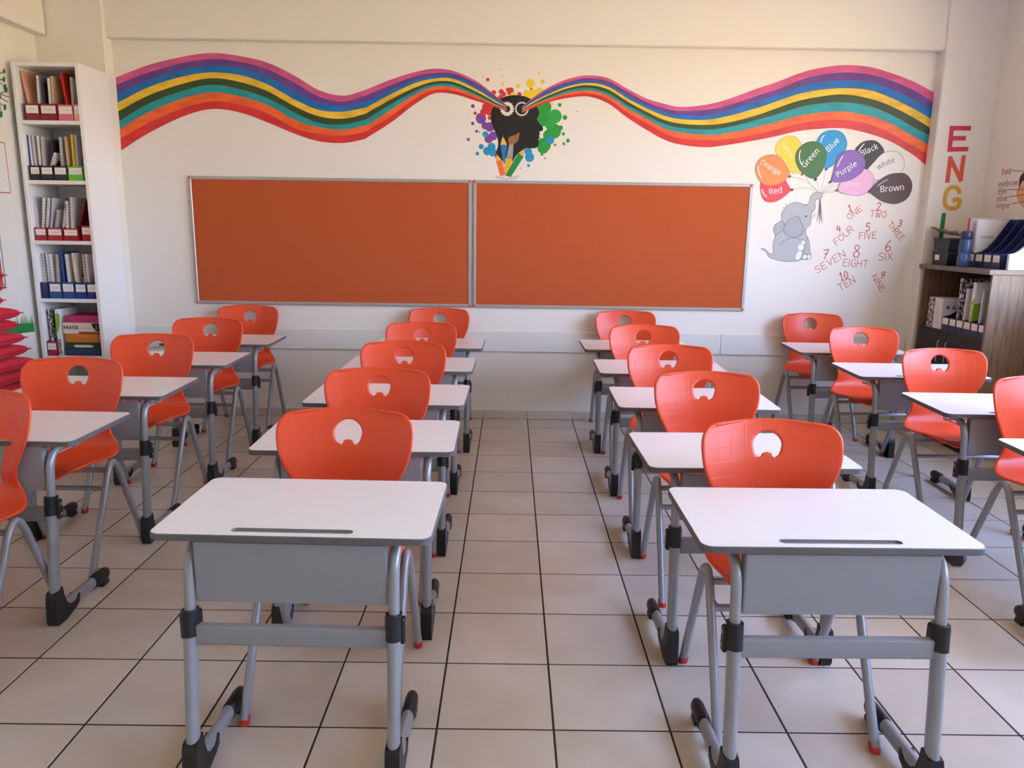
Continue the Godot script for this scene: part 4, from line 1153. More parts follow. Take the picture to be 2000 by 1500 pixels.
# printed or brushed words in a plain face; xf puts the middle of the word
func words(text: String, parent: Node, xf: Transform3D, width: float, m: Material, called := "lettering", bold := false) -> MeshInstance3D:
	var t := TextMesh.new()
	var f := SystemFont.new()
	f.font_names = PackedStringArray(["Droid Sans"])
	if bold:
		f.font_weight = 700
	t.font = f
	t.text = text
	t.font_size = 48
	t.pixel_size = 0.001
	t.depth = 0.0004
	var sz := t.get_aabb().size.x
	var o := MeshInstance3D.new()
	o.name = called
	o.mesh = t
	o.material_override = m
	parent.add_child(o, true)
	var k := width / maxf(sz, 0.001)
	o.transform = xf * Transform3D(Basis.IDENTITY.scaled(Vector3(k, k, 1.0)), Vector3.ZERO)
	return o

func paint(key: String, r: float, g: float, b: float) -> StandardMaterial3D:
	return mat("paint_" + key, rgb(r, g, b), 0.5)

# a note of handwriting too small to read
func scribble(parent: Node, xf: Transform3D, width: float, seed_: int) -> void:
	var rng := RandomNumberGenerator.new()
	rng.seed = seed_
	var st := mb()
	var pts := []
	var n := 9
	for i in n:
		pts.append(Vector2(-width * 0.5 + width * i / (n - 1), rng.randf_range(-0.0022, 0.0028) * (1.0 if i % 2 == 0 else -0.6)))
	ribbon(st, pts, 0.0012, xf, false)
	obj("writing", st, mat("pen", rgb(70, 68, 74), 0.6), parent)

# ------------------------------------------------------------------ boards on the back wall
func build_back_wall_things() -> void:
	var felt := mat("felt", Color.WHITE, 0.95, 0.0, 0.2)
	felt.albedo_texture = noise_tex(31, 0.15, [rgb(184, 88, 52), rgb(194, 96, 58)], 256, 2)
	felt.uv1_triplanar = true
	felt.uv1_scale = Vector3(3, 3, 3)
	var pin := mat("pink_corner", rgb(206, 110, 104), 0.4)
	var i := 0
	for q in [[-2.057, -0.090, "left", "under the left half of the rainbow"], [-0.077, 1.869, "right", "next to the elephant painting"]]:
		var w: float = q[1] - q[0]
		var h := 0.884
		var t := thing("pin_board", "wide orange felt pin board with aluminium frame %s" % q[3], "pin board", Vector3((q[0] + q[1]) * 0.5, 1.2655, WALL_Z), 0.0, "orange pin boards on the back wall")
		box_obj("felt_panel", Vector3(0, 0, 0.009), Vector3(w - 0.02, h - 0.02, 0.014), felt, t, 0.0)
		for s in [-1, 1]:
			box_obj("frame_rail", Vector3(0, s * (h * 0.5 - 0.011), 0.011), Vector3(w - 0.036, 0.022, 0.022), mats.alu, t, 0.004)
			box_obj("frame_stile", Vector3(s * (w * 0.5 - 0.011), 0, 0.011), Vector3(0.022, h - 0.036, 0.022), mats.alu, t, 0.004)
			for k in [-1, 1]:
				box_obj("corner_cap", Vector3(s * (w * 0.5 - 0.010), k * (h * 0.5 - 0.010), 0.0115), Vector3(0.022, 0.022, 0.025), pin if k * s > -2 else pin, t, 0.006)
		i += 1

# ------------------------------------------------------------------ white bookcase
const ORD := ["first", "second", "third", "fourth", "fifth", "sixth", "seventh", "eighth", "ninth", "tenth", "eleventh", "twelfth", "thirteenth", "fourteenth", "fifteenth", "sixteenth", "seventeenth"]
const SHELF_NAME := ["top", "second", "third", "fourth", "lowest filled"]
const SHELF_Y := [2.008, 1.642, 1.262, 0.886, 0.502]
const FILE_COL := {"maroon": [128, 24, 34], "pink": [226, 112, 150], "peach": [240, 176, 140], "black": [30, 26, 34], "lime": [96, 190, 44], "red": [170, 32, 36], "navy": [34, 40, 84], "blue": [26, 78, 136], "royal": [28, 52, 128], "crimson": [160, 26, 44], "ice": [226, 232, 244]}
const PAPER_COL := {"salmon": [222, 164, 134], "sheet": [236, 234, 230], "sheet2": [222, 220, 222], "slate": [104, 116, 138], "plum": [52, 26, 34], "tan": [206, 176, 140], "scarlet": [196, 34, 34], "grey": [196, 190, 186], "cobalt": [40, 76, 150], "lilac": [206, 200, 212], "ink": [28, 28, 34], "yellow": [232, 196, 60], "maroon": [110, 22, 30], "cream": [238, 222, 204], "blue": [30, 84, 150]}
const PAPER_NAME := {"salmon": "salmon cardboard folder", "sheet": "white punched plastic sleeve", "sheet2": "off-white sheaf of papers", "slate": "slate blue folder", "plum": "dark plum folder", "tan": "tan paper folder", "scarlet": "scarlet plastic folder", "grey": "grey bundle of worksheets", "cobalt": "cobalt blue folder", "lilac": "pale lilac clear folder", "ink": "black plastic folder", "yellow": "yellow plastic folder", "maroon": "maroon plastic folder", "cream": "cream thick notebook", "blue": "blue plastic folder"}

func file_box(label: String, w: float, depth: float, fh: float, bh: float, col: String, at: Vector3, turn: float, group: String, with_label := true, seed_ := 1) -> Node3D:
	# front at local z = 0, opening upwards, the sides sweep up towards the back
	var c: Array = FILE_COL[col]
	var m := mat("file_" + col, rgb(c[0], c[1], c[2]), 0.38)
	var t := thing("file_box", label, "file box", at, turn, group)
	var th := 0.003
	box_obj("front_wall", Vector3(0, fh * 0.5, -th * 0.5), Vector3(w, fh, th), m, t, 0.0008)
	box_obj("base", Vector3(0, th * 0.5, -depth * 0.5), Vector3(w - 2 * th, th, depth - 2 * th), m, t, 0.0)
	box_obj("back_wall", Vector3(0, bh * 0.5, -depth + th * 0.5), Vector3(w, bh, th), m, t, 0.0008)
	var side := PackedVector2Array([Vector2(0, 0), Vector2(0, fh)])
	for k in 11:
		var u := float(k) / 10.0
		var xx := 0.012 + u * depth * 0.72
		var yy := fh + 0.003 + (bh - fh) * (u * u * (1.6 - 0.6 * u))
		side.append(Vector2(xx, minf(yy, bh)))
	side.append(Vector2(depth - 0.02, bh))
	side.append(Vector2(depth, bh))
	side.append(Vector2(depth, 0))
	for s in [-1, 1]:
		# local (x, y) of the outline -> (-z, y)
		var xf := Transform3D(Basis(Vector3(0, 0, -1), Vector3.UP, Vector3(1, 0, 0)), Vector3(s * (w * 0.5 - th * 0.5), 0, 0))
		prism_obj("side_wall", side, -th * 0.5, th * 0.5, m, t, xf)
	if with_label:
		var lw := w * 0.82
		var lh := minf(fh * 0.46, 0.050)
		var lp := box_obj("paper_label", Vector3(0, fh * 0.66, 0.0006), Vector3(lw, lh, 0.0012), mat("label_paper", rgb(240, 234, 224), 0.7), t, 0.0)
		scribble(lp, Transform3D(Basis.IDENTITY, Vector3(0, fh * 0.66, 0.0015)), lw * 0.6, seed_)
	return t

func paper(label: String, col: String, w: float, h: float, depth: float, at: Vector3, lean: float, turn := 0.0, group := "documents in the file boxes") -> void:
	var c: Array = PAPER_COL[col]
	var t := thing("document", label, "document", at, turn, group)
	var ang := -atan2(lean, h)
	var hh := sqrt(maxf(h * h - lean * lean, 0.01))
	var xf := Transform3D(Basis(Vector3.BACK, ang), Vector3.ZERO)
	var st := mb()
	box(st, Vector3(0, hh * 0.5, -depth * 0.5), Vector3(w, hh, depth), 0.0012, xf)
	obj("cover", st, mat("paper_" + col, rgb(c[0], c[1], c[2]), 0.55), t)
	if col.begins_with("sheet") or col == "grey":
		# punched strip along the spine
		var ps := mb()
		for k in 9:
			var p := xf * Vector3(0, hh * (0.36 + 0.068 * k), 0.0006)
			flat(ps, disc(Vector2.ZERO, minf(w * 0.22, 0.0028), -1.0, 0.0, 8), Transform3D(xf.basis, p))
		obj("punch_holes", ps, mat("punch", rgb(60, 58, 62), 0.8), t)

func build_bookcase() -> void:
	var wht := mat("melamine", rgb(240, 240, 238), 0.32)
	var x0 := -2.932
	var x1 := -2.511
	var zf := 0.506
	var zb := PIL_Z + 0.004
	var top := 2.352
	var t := thing("bookcase", "tall narrow white bookcase filled with file boxes in the left corner", "bookcase", Vector3((x0 + x1) * 0.5, 0, (zf + zb) * 0.5))
	var w := x1 - x0
	var d := zf - zb
	var th := 0.024
	for s in [-1, 1]:
		box_obj("side_panel", Vector3(s * (w - th) * 0.5, top * 0.5, 0), Vector3(th, top, d), wht, t, 0.0015)
	box_obj("top_panel", Vector3(0, top - th * 0.5, 0), Vector3(w - 2 * th, th, d), wht, t, 0.0015)
	box_obj("back_panel", Vector3(0, top * 0.5, -d * 0.5 + 0.004), Vector3(w - 2 * th, top - 2 * th, 0.006), wht, t, 0.0)
	for y in [2.008, 1.642, 1.262, 0.886, 0.502, 0.08]:
		box_obj("shelf", Vector3(0, y - th * 0.5, 0.002), Vector3(w - 2 * th, th, d - 0.012), wht, t, 0.0015)
	box_obj("plinth", Vector3(0, 0.028, d * 0.5 - 0.04), Vector3(w - 2 * th, 0.054, 0.02), wht, t, 0.0015)
	var zf2 := 0.488
	var names := {"maroon": "maroon", "pink": "pink", "peach": "peach", "black": "black", "lime": "lime green", "red": "red", "navy": "navy", "blue": "blue", "royal": "dark blue", "crimson": "crimson"}
	var cnt := [0, 0, 0, 0, 0]
	var sd := 1
	for q in FILE_BOXES:
		var s: int = q[0]
		var a: float = maxf(q[2], x0 + th + 0.002)
		var b: float = minf(q[3], x1 - th - 0.002)
		var lab := "%s plastic file box, %s from the left on the bookcase's %s shelf" % [names[q[1]], ORD[cnt[s]], SHELF_NAME[s]]
		if s == 4:
			lab = "crimson plastic file box with label on the bookcase's lowest filled shelf"
		file_box(lab, b - a - 0.001, 0.25, q[4], 0.24 if s != 4 else 0.13, q[1], Vector3((a + b) * 0.5, SHELF_Y[s], zf2), 0.0, "file boxes in the white bookcase", not (s == 3 and cnt[s] == 0), sd)
		cnt[s] += 1
		sd += 1
	cnt = [0, 0, 0, 0, 0]
	for q in PAPERS:
		var s: int = q[0]
		var lab := "%s, %s document from the left on the bookcase's %s shelf" % [PAPER_NAME[q[1]], ORD[cnt[s]], SHELF_NAME[s]]
		var a: float = maxf(q[2], x0 + th + 0.004)
		if q[5] < -0.02:
			a += 0.02
		var wd: float = minf(q[3] - q[2], 0.014)
		paper(lab, q[1], wd, q[4] - 0.006, 0.21, Vector3(a + wd * 0.5, SHELF_Y[s] + 0.004, 0.462), q[5])
		cnt[s] += 1
	# lowest filled shelf: patterned folder, green-and-white archive file, five lying books
	var y5 := 0.502
	var zt := mat("zebra", Color.WHITE, 0.5)
	zt.albedo_texture = noise_tex(77, 0.035, [rgb(30, 30, 32), rgb(40, 40, 42), rgb(228, 226, 222), rgb(236, 234, 230)], 256, 2)
	zt.uv1_triplanar = true
	zt.uv1_scale = Vector3(6, 3, 6)
	var pf := thing("patterned_folder", "black and white patterned folder standing in the crimson file box", "folder", Vector3(-2.876, y5 + 0.004, 0.462))
	box_obj("cover", Vector3(0, 0.152, -0.11), Vector3(0.022, 0.304, 0.22), zt, pf, 0.002, Transform3D(Basis(Vector3.BACK, 0.04), Vector3.ZERO))
	var af := thing("archive_file", "white and green archive file lettered Green beside the lying books", "file", Vector3(-2.826, y5 + 0.0005, 0.470))
	var wp := mat("white_card", rgb(236, 236, 236), 0.5)
	box_obj("sleeve", Vector3(0, 0.155, -0.12), Vector3(0.032, 0.310, 0.24), wp, af, 0.002)
	prism_obj("green_print", PackedVector2Array([Vector2(-0.0158, 0.15), Vector2(-0.004, 0.16), Vector2(0.0085, 0.20), Vector2(0.0155, 0.245), Vector2(0.0155, 0.275), Vector2(-0.006, 0.285), Vector2(-0.0158, 0.275)]), 0.0, 0.0006, mat("leaf_green", rgb(136, 186, 56), 0.5), af)
	words("Green", af, Transform3D(Basis(Vector3.BACK, PI * 0.5), Vector3(-0.002, 0.060, 0.0007)), 0.095, mat("print_black", rgb(30, 30, 32), 0.6), "lettering", true)
	var books := [["navy", 0.000, 0.046, -2.799, -2.545, [38, 58, 98], "thick navy book with pale title lying at the bottom of the pile"], ["green", 0.047, 0.088, -2.790, -2.550, [20, 66, 46], "dark green book lying second from the bottom of the pile"], ["ochre", 0.089, 0.146, -2.788, -2.556, [206, 126, 36], "thick ochre book lying in the middle of the pile"], ["cream", 0.147, 0.222, -2.798, -2.550, [232, 218, 192], "thick cream book titled PRATIK lying in the pile"], ["magenta", 0.223, 0.270, -2.776, -2.556, [190, 44, 110], "magenta book lying on top of the pile"]]
	for b in books:
		var bt := thing("book", b[6], "book", Vector3((b[3] + b[4]) * 0.5, y5 + b[1], 0.470), 0.0, "books lying in the white bookcase")
		var c: Array = b[5]
		var bw: float = b[4] - b[3]
		var bh: float = b[2] - b[1]
		var cm := mat("book_" + b[0], rgb(c[0], c[1], c[2]), 0.4)
		box_obj("spine", Vector3(0, bh * 0.5, -0.004), Vector3(bw, bh, 0.008), cm, bt, 0.0025)
		box_obj("pages", Vector3(0, bh * 0.5, -0.104), Vector3(bw - 0.006, bh - 0.006, 0.19), mat("pages", rgb(236, 228, 212), 0.8), bt, 0.0)
		for s in [0.0015, bh - 0.0015]:
			box_obj("cover", Vector3(0, s, -0.104), Vector3(bw, 0.003, 0.196), cm, bt, 0.0008)
		match b[0]:
			"cream":
				words("PRATİK", bt, Transform3D(Basis.IDENTITY, Vector3(-0.068, 0.042, 0.0004)), 0.098, mats.print_black, "lettering", true)
				scribble(bt, Transform3D(Basis.IDENTITY, Vector3(0.030, 0.038, 0.0004)), 0.075, 64)
				box_obj("red_band", Vector3(0.05, 0.008, 0.0003), Vector3(0.14, 0.014, 0.0008), mat("band_red", rgb(176, 34, 36), 0.4), bt, 0.0)
				prism_obj("black_corner", PackedVector2Array([Vector2(0.070, 0.072), Vector2(0.078, 0.045), Vector2(0.094, 0.022), Vector2(0.120, 0.016), Vector2(0.120, 0.072)]), 0.0, 0.0008, mat("band_black", rgb(24, 22, 26), 0.4), bt)
				words("2", bt, Transform3D(Basis.IDENTITY, Vector3(0.100, 0.046, 0.0011)), 0.014, mat("print_white", rgb(236, 234, 230), 0.6))
			"magenta":
				scribble(bt, Transform3D(Basis.IDENTITY, Vector3(0.03, 0.02, 0.0006)), 0.13, 61)
			"green":
				prism_obj("white_label", PackedVector2Array([Vector2(-0.07, 0.017), Vector2(-0.055, 0.026), Vector2(0.05, 0.026), Vector2(0.07, 0.017), Vector2(0.05, 0.009), Vector2(-0.055, 0.009)]), 0.0, 0.0006, wp, bt)
			"navy":
				scribble(bt, Transform3D(Basis.IDENTITY, Vector3(-0.05, 0.02, 0.0006)), 0.12, 62)
				scribble(bt, Transform3D(Basis.IDENTITY, Vector3(0.07, 0.02, 0.0006)), 0.08, 63)

# ------------------------------------------------------------------ dark cabinet on the right
func build_cabinet() -> void:
	var wood := mat("walnut", Color.WHITE, 0.42)
	wood.albedo_texture = noise_tex(41, 0.03, [rgb(92, 72, 55), rgb(116, 93, 72), rgb(134, 108, 84), rgb(108, 86, 67)], 256, 3)
	wood.uv1_triplanar = true
	wood.uv1_scale = Vector3(5.0, 0.35, 5.0)
	var slab := mat("slab", Color.WHITE, 0.4)
	slab.albedo_texture = noise_tex(42, 0.012, [rgb(96, 80, 70), rgb(118, 102, 92), rgb(108, 92, 82)], 256, 5)
	slab.uv1_triplanar = true
	slab.uv1_scale = Vector3(5.0, 5.0, 0.9)
	var dark := mat("cabinet_inside", rgb(48, 36, 34), 0.5)
	var blk := mat("cabinet_door", rgb(15, 15, 19), 0.4)
	var xf := 3.075
	var xb := ROOM_R - 0.004
	var z0 := PIL_Z + 0.018
	var z1 := 0.948
	var t := thing("cabinet", "dark brown wooden cabinet with open shelf and black doors by the right wall", "cabinet", Vector3((xf + xb) * 0.5, 0, (z0 + z1) * 0.5))
	var hx := (xb - xf) * 0.5
	var hz := (z1 - z0) * 0.5
	box_obj("top_slab", Vector3(-0.014, 1.166, 0.0), Vector3(2 * hx + 0.028, 0.030, 2 * hz + 0.022), slab, t, 0.002)
	box_obj("side_panel", Vector3(0, 0.576, hz - 0.010), Vector3(2 * hx, 1.150, 0.020), wood, t, 0.0015)
	box_obj("side_panel", Vector3(0, 0.576, -hz + 0.010), Vector3(2 * hx, 1.150, 0.020), wood, t, 0.0015)
	box_obj("back_panel", Vector3(hx - 0.006, 0.60, 0), Vector3(0.008, 1.10, 2 * hz - 0.04), dark, t, 0.0)
	box_obj("shelf", Vector3(0.004, 0.748, 0), Vector3(2 * hx - 0.02, 0.020, 2 * hz - 0.04), dark, t, 0.0015)
	box_obj("base", Vector3(0.01, 0.04, 0), Vector3(2 * hx - 0.03, 0.08, 2 * hz - 0.04), dark, t, 0.0015)
	for s in [-1, 1]:
		var dz: float = s * (hz - 0.020) * 0.5
		var d := box_obj("door", Vector3(-hx + 0.009, 0.413, dz), Vector3(0.018, 0.660, hz - 0.024), blk, t, 0.0015)
		var st := mb(true)
		var hzp: float = -0.052 if s < 0 else 0.040
		tube(st, bend([Vector3(-hx, 0.69, hzp), Vector3(-hx - 0.028, 0.69, hzp), Vector3(-hx - 0.028, 0.55, hzp), Vector3(-hx, 0.55, hzp)], 0.012, 4), 0.005, 0.005, 8)
		obj("handle", st, mat("chrome", rgb(190, 190, 194), 0.25, 0.9), d)
	# on the open shelf
	var sy := 0.758
	var card := mat("carton", rgb(226, 222, 222), 0.55)
	var cb := thing("paper_carton", "white patterned paper carton on the cabinet's open shelf", "box", Vector3(3.085, sy, 0.355))
	box_obj("carton_body", Vector3(0.125, 0.102, 0), Vector3(0.25, 0.204, 0.170), card, cb, 0.002)
	box_obj("pattern_panel", Vector3(-0.0004, 0.102, -0.045), Vector3(0.0008, 0.198, 0.075), mats.zebra, cb, 0.0)
	var face := Transform3D(Basis(Vector3.UP, -PI * 0.5), Vector3(-0.0006, 0.10, 0.030))
	scribble(cb, face * Transform3D(Basis(Vector3.BACK, PI * 0.5), Vector3.ZERO), 0.11, 81)
	scribble(cb, face * Transform3D(Basis(Vector3.BACK, PI * 0.5), Vector3(0.026, 0, 0)), 0.09, 82)
	var near := Transform3D(Basis.IDENTITY, Vector3(0.075, 0.145, 0.0853))
	var lg := mb()
	flat(lg, disc(Vector2(-0.035, 0.002), 0.012), near)
	obj("round_logo", lg, mat("logo_blue", rgb(40, 128, 176), 0.5), cb)
	words("Av", cb, near * Transform3D(Basis.IDENTITY, Vector3(0.012, 0, 0)), 0.045, mat("print_dark", rgb(44, 52, 70), 0.6), "lettering", true)
	for i in 6:
		file_box("navy file box with blank white label, %s from the far end of the cabinet shelf" % ORD[i], 0.079, 0.25, 0.088, 0.24, "navy", Vector3(3.092, sy, 0.487 + 0.0805 * i), -PI * 0.5, "file boxes on the cabinet shelf", false)
	_blank_labels("file_box", 6)
	var docs := [[0.585, "zebra", 0.345, 0.030, "black and white patterned file standing on the cabinet shelf", 0.0], [0.650, "pale", 0.285, 0.024, "pale pink paper file standing on the cabinet shelf", 0.04], [0.728, "greencard", 0.330, 0.034, "white and green file lettered Green on the cabinet shelf", 0.01], [0.815, "pale2", 0.285, 0.014, "thin white file leaning on the cabinet shelf", 0.045], [0.862, "teal", 0.275, 0.034, "dark green file standing on the cabinet shelf", 0.03]]
	for q in docs:
		var m: Material = mats.zebra
		match q[1]:
			"pale": m = mat("pale_file", rgb(206, 194, 198), 0.5)
			"greencard": m = mats.white_card
			"pale2": m = mat("pale_file2", rgb(214, 214, 220), 0.5)
			"teal": m = mat("teal_file", rgb(18, 92, 70), 0.45)
		var dt := thing("standing_file", q[4], "file", Vector3(3.108, sy + 0.004, q[0]), -PI * 0.5, "files standing on the cabinet shelf")
		var lean := Transform3D(Basis(Vector3.BACK, -q[5]), Vector3.ZERO)
		box_obj("cover", Vector3(0, q[2] * 0.5, -0.11), Vector3(q[3], q[2], 0.22), m, dt, 0.002, lean)
		if q[1] == "greencard":
			for sgn in [0, 1]:
				var on := Transform3D(lean.basis, lean * Vector3(0, 0, 0.0003)) if sgn == 0 else Transform3D(lean.basis * Basis(Vector3.UP, PI * 0.5), lean * Vector3(q[3] * 0.5 + 0.0003, 0, -0.11))
				var wd: float = q[3] if sgn == 0 else 0.22
				prism_obj("green_print", PackedVector2Array([Vector2(-wd * 0.5, 0.045), Vector2(wd * 0.5, 0.055), Vector2(wd * 0.5, 0.235), Vector2(-wd * 0.5, 0.195)]), 0.0, 0.0006, mats.leaf_green, dt, on)
			words("Green", dt, lean * Transform3D(Basis(Vector3.BACK, -PI * 0.5), Vector3(0, 0.135, 0.0012)), 0.11, mat("print_pale", rgb(214, 226, 186), 0.6), "lettering", true)
	# on top of the cabinet
	var ty := 1.1815
	for i in 2:
		var tr := thing("storage_tub", "black plastic storage tub %s on the cabinet top" % ["with white label, lower of two", "without label, upper of two"][i], "tub", Vector3(3.165, ty + i * 0.0905, 0.345), 0.0, "stacked tubs on the cabinet top")
		var pr := [Vector2(-0.085, 0.0), Vector2(0.085, 0.0), Vector2(0.098, 0.078), Vector2(0.106, 0.080), Vector2(0.106, 0.088), Vector2(-0.106, 0.088), Vector2(-0.106, 0.080), Vector2(-0.098, 0.078)]
		var xfm := Transform3D(Basis(Vector3.UP, PI * 0.5), Vector3.ZERO)
		prism_obj("tub_body", PackedVector2Array(pr), -0.085, 0.085, mats.black, tr, xfm)
		if i == 0:
			box_obj("paper_label", Vector3(-0.0856, 0.050, -0.035), Vector3(0.0012, 0.034, 0.052), mats.label_paper, tr, 0.0)
	var kraft := mat("kraft", rgb(132, 108, 88), 0.75)
	var scraps := thing("paper_bundle", "crumpled brown paper bundle lying on the black tubs", "paper", Vector3(3.150, ty + 0.181, 0.33))
	var rng := RandomNumberGenerator.new()
	rng.seed = 19
	for i in 4:
		var st := mb(true)
		var pts := []
		for k in 7:
			var u := float(k) / 6.0
			pts.append(Vector3(-0.055 + 0.025 * i + rng.randf_range(-0.008, 0.008), 0.008 + 0.010 * (3 - i if i < 3 else 1) + 0.030 * pow(1.0 - u, 2.0) + rng.randf_range(-0.004, 0.004), -0.155 + 0.30 * u))
		tube(st, pts, 0.016, 0.007, 10, Vector3.RIGHT)
		obj("twisted_sheet", st, kraft, scraps)
	var bo := thing("water_bottle", "translucent blue water bottle on the cabinet top", "bottle", Vector3(3.098, ty, 0.590))
	var bl := mat("bottle_blue", Color(0.20, 0.36, 0.56, 0.62), 0.12)
	bl.transparency = BaseMaterial3D.TRANSPARENCY_ALPHA
	var st2 := mb(true)
	lathe(st2, [Vector2(0.0, 0.001), Vector2(0.036, 0.001), Vector2(0.039, 0.006), Vector2(0.039, 0.06), Vector2(0.034, 0.075), Vector2(0.034, 0.085), Vector2(0.038, 0.10), Vector2(0.038, 0.155), Vector2(0.032, 0.170), Vector2(0.028, 0.176)], 24)
	obj("bottle_body", st2, bl, bo)
	var st3 := mb(true)
	lathe(st3, [Vector2(0.0, 0.226), Vector2(0.022, 0.226), Vector2(0.031, 0.222), Vector2(0.034, 0.210), Vector2(0.034, 0.178), Vector2(0.031, 0.174), Vector2(0.0, 0.174)], 24)
	obj("bottle_cap", st3, mat("cap_blue", rgb(40, 52, 92), 0.35), bo)
	for i in 5:
		var lab := "navy file box with blank white label, %s from the far end of the cabinet top" % ORD[i]
		file_box(lab, 0.086, 0.25, 0.090, 0.300, "navy", Vector3(3.158, ty, 0.478 + 0.0875 * i), -PI * 0.5, "file boxes on the cabinet top", false)
	_blank_labels("file_box", 5)
	file_box("pale plastic file box at the near end of the cabinet top", 0.020, 0.25, 0.090, 0.290, "ice", Vector3(3.160, ty, 0.936), -PI * 0.5, "", false)
	var pk := thing("lever_folder", "pink and white folder standing among the navy boxes on the cabinet top", "folder", Vector3(3.180, ty + 0.004, 0.468), -PI * 0.5)
	box_obj("pink_cover", Vector3(-0.012, 0.152, -0.10), Vector3(0.024, 0.304, 0.20), mat("hot_pink", rgb(214, 60, 112), 0.4), pk, 0.002)
	box_obj("white_cover", Vector3(0.012, 0.152, -0.10), Vector3(0.022, 0.304, 0.20), mats.white_card, pk, 0.002)
	var sh := thing("cover_sheet", "white printed cover sheet in a pink edged sleeve on the cabinet top", "document", Vector3(3.185, ty + 0.004, 0.540), 0.0)
	box_obj("sleeve", Vector3(0.1, 0.150, 0), Vector3(0.21, 0.300, 0.003), mat("sleeve_pink", rgb(216, 178, 196), 0.35), sh, 0.0)
	box_obj("sheet", Vector3(0.102, 0.150, 0.002), Vector3(0.196, 0.290, 0.0012), mats.white_card, sh, 0.0)
	var ink := mat("print_grey", rgb(92, 92, 104), 0.6)
	words("OKUMA", sh, Transform3D(Basis.IDENTITY, Vector3(0.075, 0.185, 0.0030)), 0.085, ink)
	scribble(sh, Transform3D(Basis.IDENTITY, Vector3(0.105, 0.235, 0.0032)), 0.07, 91)
	scribble(sh, Transform3D(Basis.IDENTITY, Vector3(0.085, 0.135, 0.0032)), 0.03, 92)
	scribble(sh, Transform3D(Basis.IDENTITY, Vector3(0.06, 0.085, 0.0032)), 0.07, 93)

# blank paper labels for the last n file boxes that were made
func _blank_labels(prefix: String, n: int) -> void:
	var found := []
	for c in get_children():
		if String(c.name).begins_with(prefix):
			found.append(c)
	for i in n:
		var t: Node3D = found[found.size() - 1 - i]
		box_obj("paper_label", Vector3(0, 0.060, 0.0006), Vector3(0.064, 0.042, 0.0012), mat("label_paper", rgb(240, 234, 224), 0.7), t, 0.0)

# ------------------------------------------------------------------ left corner: cushions and wall paintings
func cushion_mesh(half: float, thick: float, seed_: int) -> ArrayMesh:
	var n := 26
	var ns := FastNoiseLite.new()
	ns.seed = seed_
	ns.frequency = 6.0
	var st := mb(true)
	var top := []
	var bot := []
	for j in n + 1:
		var ra := []
		var rb := []
		for i in n + 1:
			var u := 2.0 * i / n - 1.0
			var v := 2.0 * j / n - 1.0
			# sides drawn in, corners pointed
			var px := u * half * (1.0 - 0.10 * (1.0 - v * v))
			var pz := v * half * (1.0 - 0.10 * (1.0 - u * u))
			var e := pow((1.0 - pow(absf(u), 7.0)) * (1.0 - pow(absf(v), 7.0)), 0.5)
			var h := thick * 0.5 * e * (1.0 + 0.14 * ns.get_noise_2d(px, pz))
			ra.append(Vector3(px, h, pz))
			rb.append(Vector3(px, -h, pz))
		top.append(ra)
		bot.append(rb)
	st.set_smooth_group(0)
	for j in n:
		for i in n:
			quad_out(st, top[j][i], top[j][i + 1], top[j + 1][i + 1], top[j + 1][i], Vector3(top[j][i].x, -0.5, top[j][i].z))
			quad_out(st, bot[j][i], bot[j][i + 1], bot[j + 1][i + 1], bot[j + 1][i], Vector3(bot[j][i].x, 0.5, bot[j][i].z))
	return done(st)

func build_left_corner() -> void:
	var red := mat("cushion_red", rgb(196, 26, 50), 0.85)
	red.rim_enabled = true
	red.rim = 0.3
	var meshes := [cushion_mesh(0.205, 0.070, 1), cushion_mesh(0.205, 0.071, 2), cushion_mesh(0.20, 0.069, 3)]
	var piping := mat("cushion_seam", rgb(150, 16, 38), 0.9)
	var tips := [-2.43, -2.42, -2.44, -2.425, -2.43, -2.42, -2.435, -2.43, -2.42, -2.425, -2.44, -2.455, -2.49, -2.478, -2.54, -2.56, -2.54]
	var turns := [0.05, -0.08, 0.06, 0.03, -0.06, 0.08, -0.07, 0.06, 0.05, -0.05, 0.08, 0.02, 0.06, -0.04, 0.05, -0.03, 0.03]
	var y := 0.0
	for i in 17:
		var lab := "flat red floor cushion, %s from the bottom of the stack in the left corner" % ORD[i]
		if i == 16:
			lab = "flat red floor cushion lying on top of the stack in the left corner"
		var t := thing("floor_cushion", lab, "cushion", Vector3(tips[i] - 0.175 - 0.2 * sin(absf(turns[i])), y + 0.034, 1.60 + 0.008 * (i % 3)), turns[i], "stacked red floor cushions")
		node_of("cushion_body", meshes[i % 3], red, t)
		var h := 0.205 if i % 3 != 2 else 0.20
		var st := mb(true)
		for s in 4:
			var pts := []
			for k in 11:
				var u := 2.0 * k / 10.0 - 1.0
				var d := h * (1.0 - 0.10 * (1.0 - u * u))
				var p := Vector3(u * h, 0, d).rotated(Vector3.UP, PI * 0.5 * s)
				pts.append(p)
			tube(st, pts, 0.0022, 0.0022, 6, Vector3.UP)
		obj("seam", st, piping, t)
		y += 0.0665
	# small orange pin board on the left wall, only its corner in view
	var pb := thing("pin_board", "orange pin board on the left wall above the red cushions", "pin board", Vector3(ROOM_L, 1.215, 1.355), PI * 0.5, "")
	box_obj("felt_panel", Vector3(0, 0, 0.007), Vector3(1.18, 0.46, 0.010), mats.felt, pb, 0.0)
	for s in [-1, 1]:
		box_obj("frame_rail", Vector3(0, s * 0.232, 0.009), Vector3(1.20, 0.022, 0.018), mats.alu, pb, 0.004)
		box_obj("frame_stile", Vector3(s * 0.589, 0, 0.009), Vector3(0.022, 0.442, 0.018), mats.alu, pb, 0.004)

# transform from (z, y) of a side wall to the world; facing inwards
func left_wall_xf(off: float) -> Transform3D:
	return Transform3D(Basis(Vector3(0, 0, 1), Vector3.UP, Vector3(-1, 0, 0)), Vector3(ROOM_L + off, 0, 0))

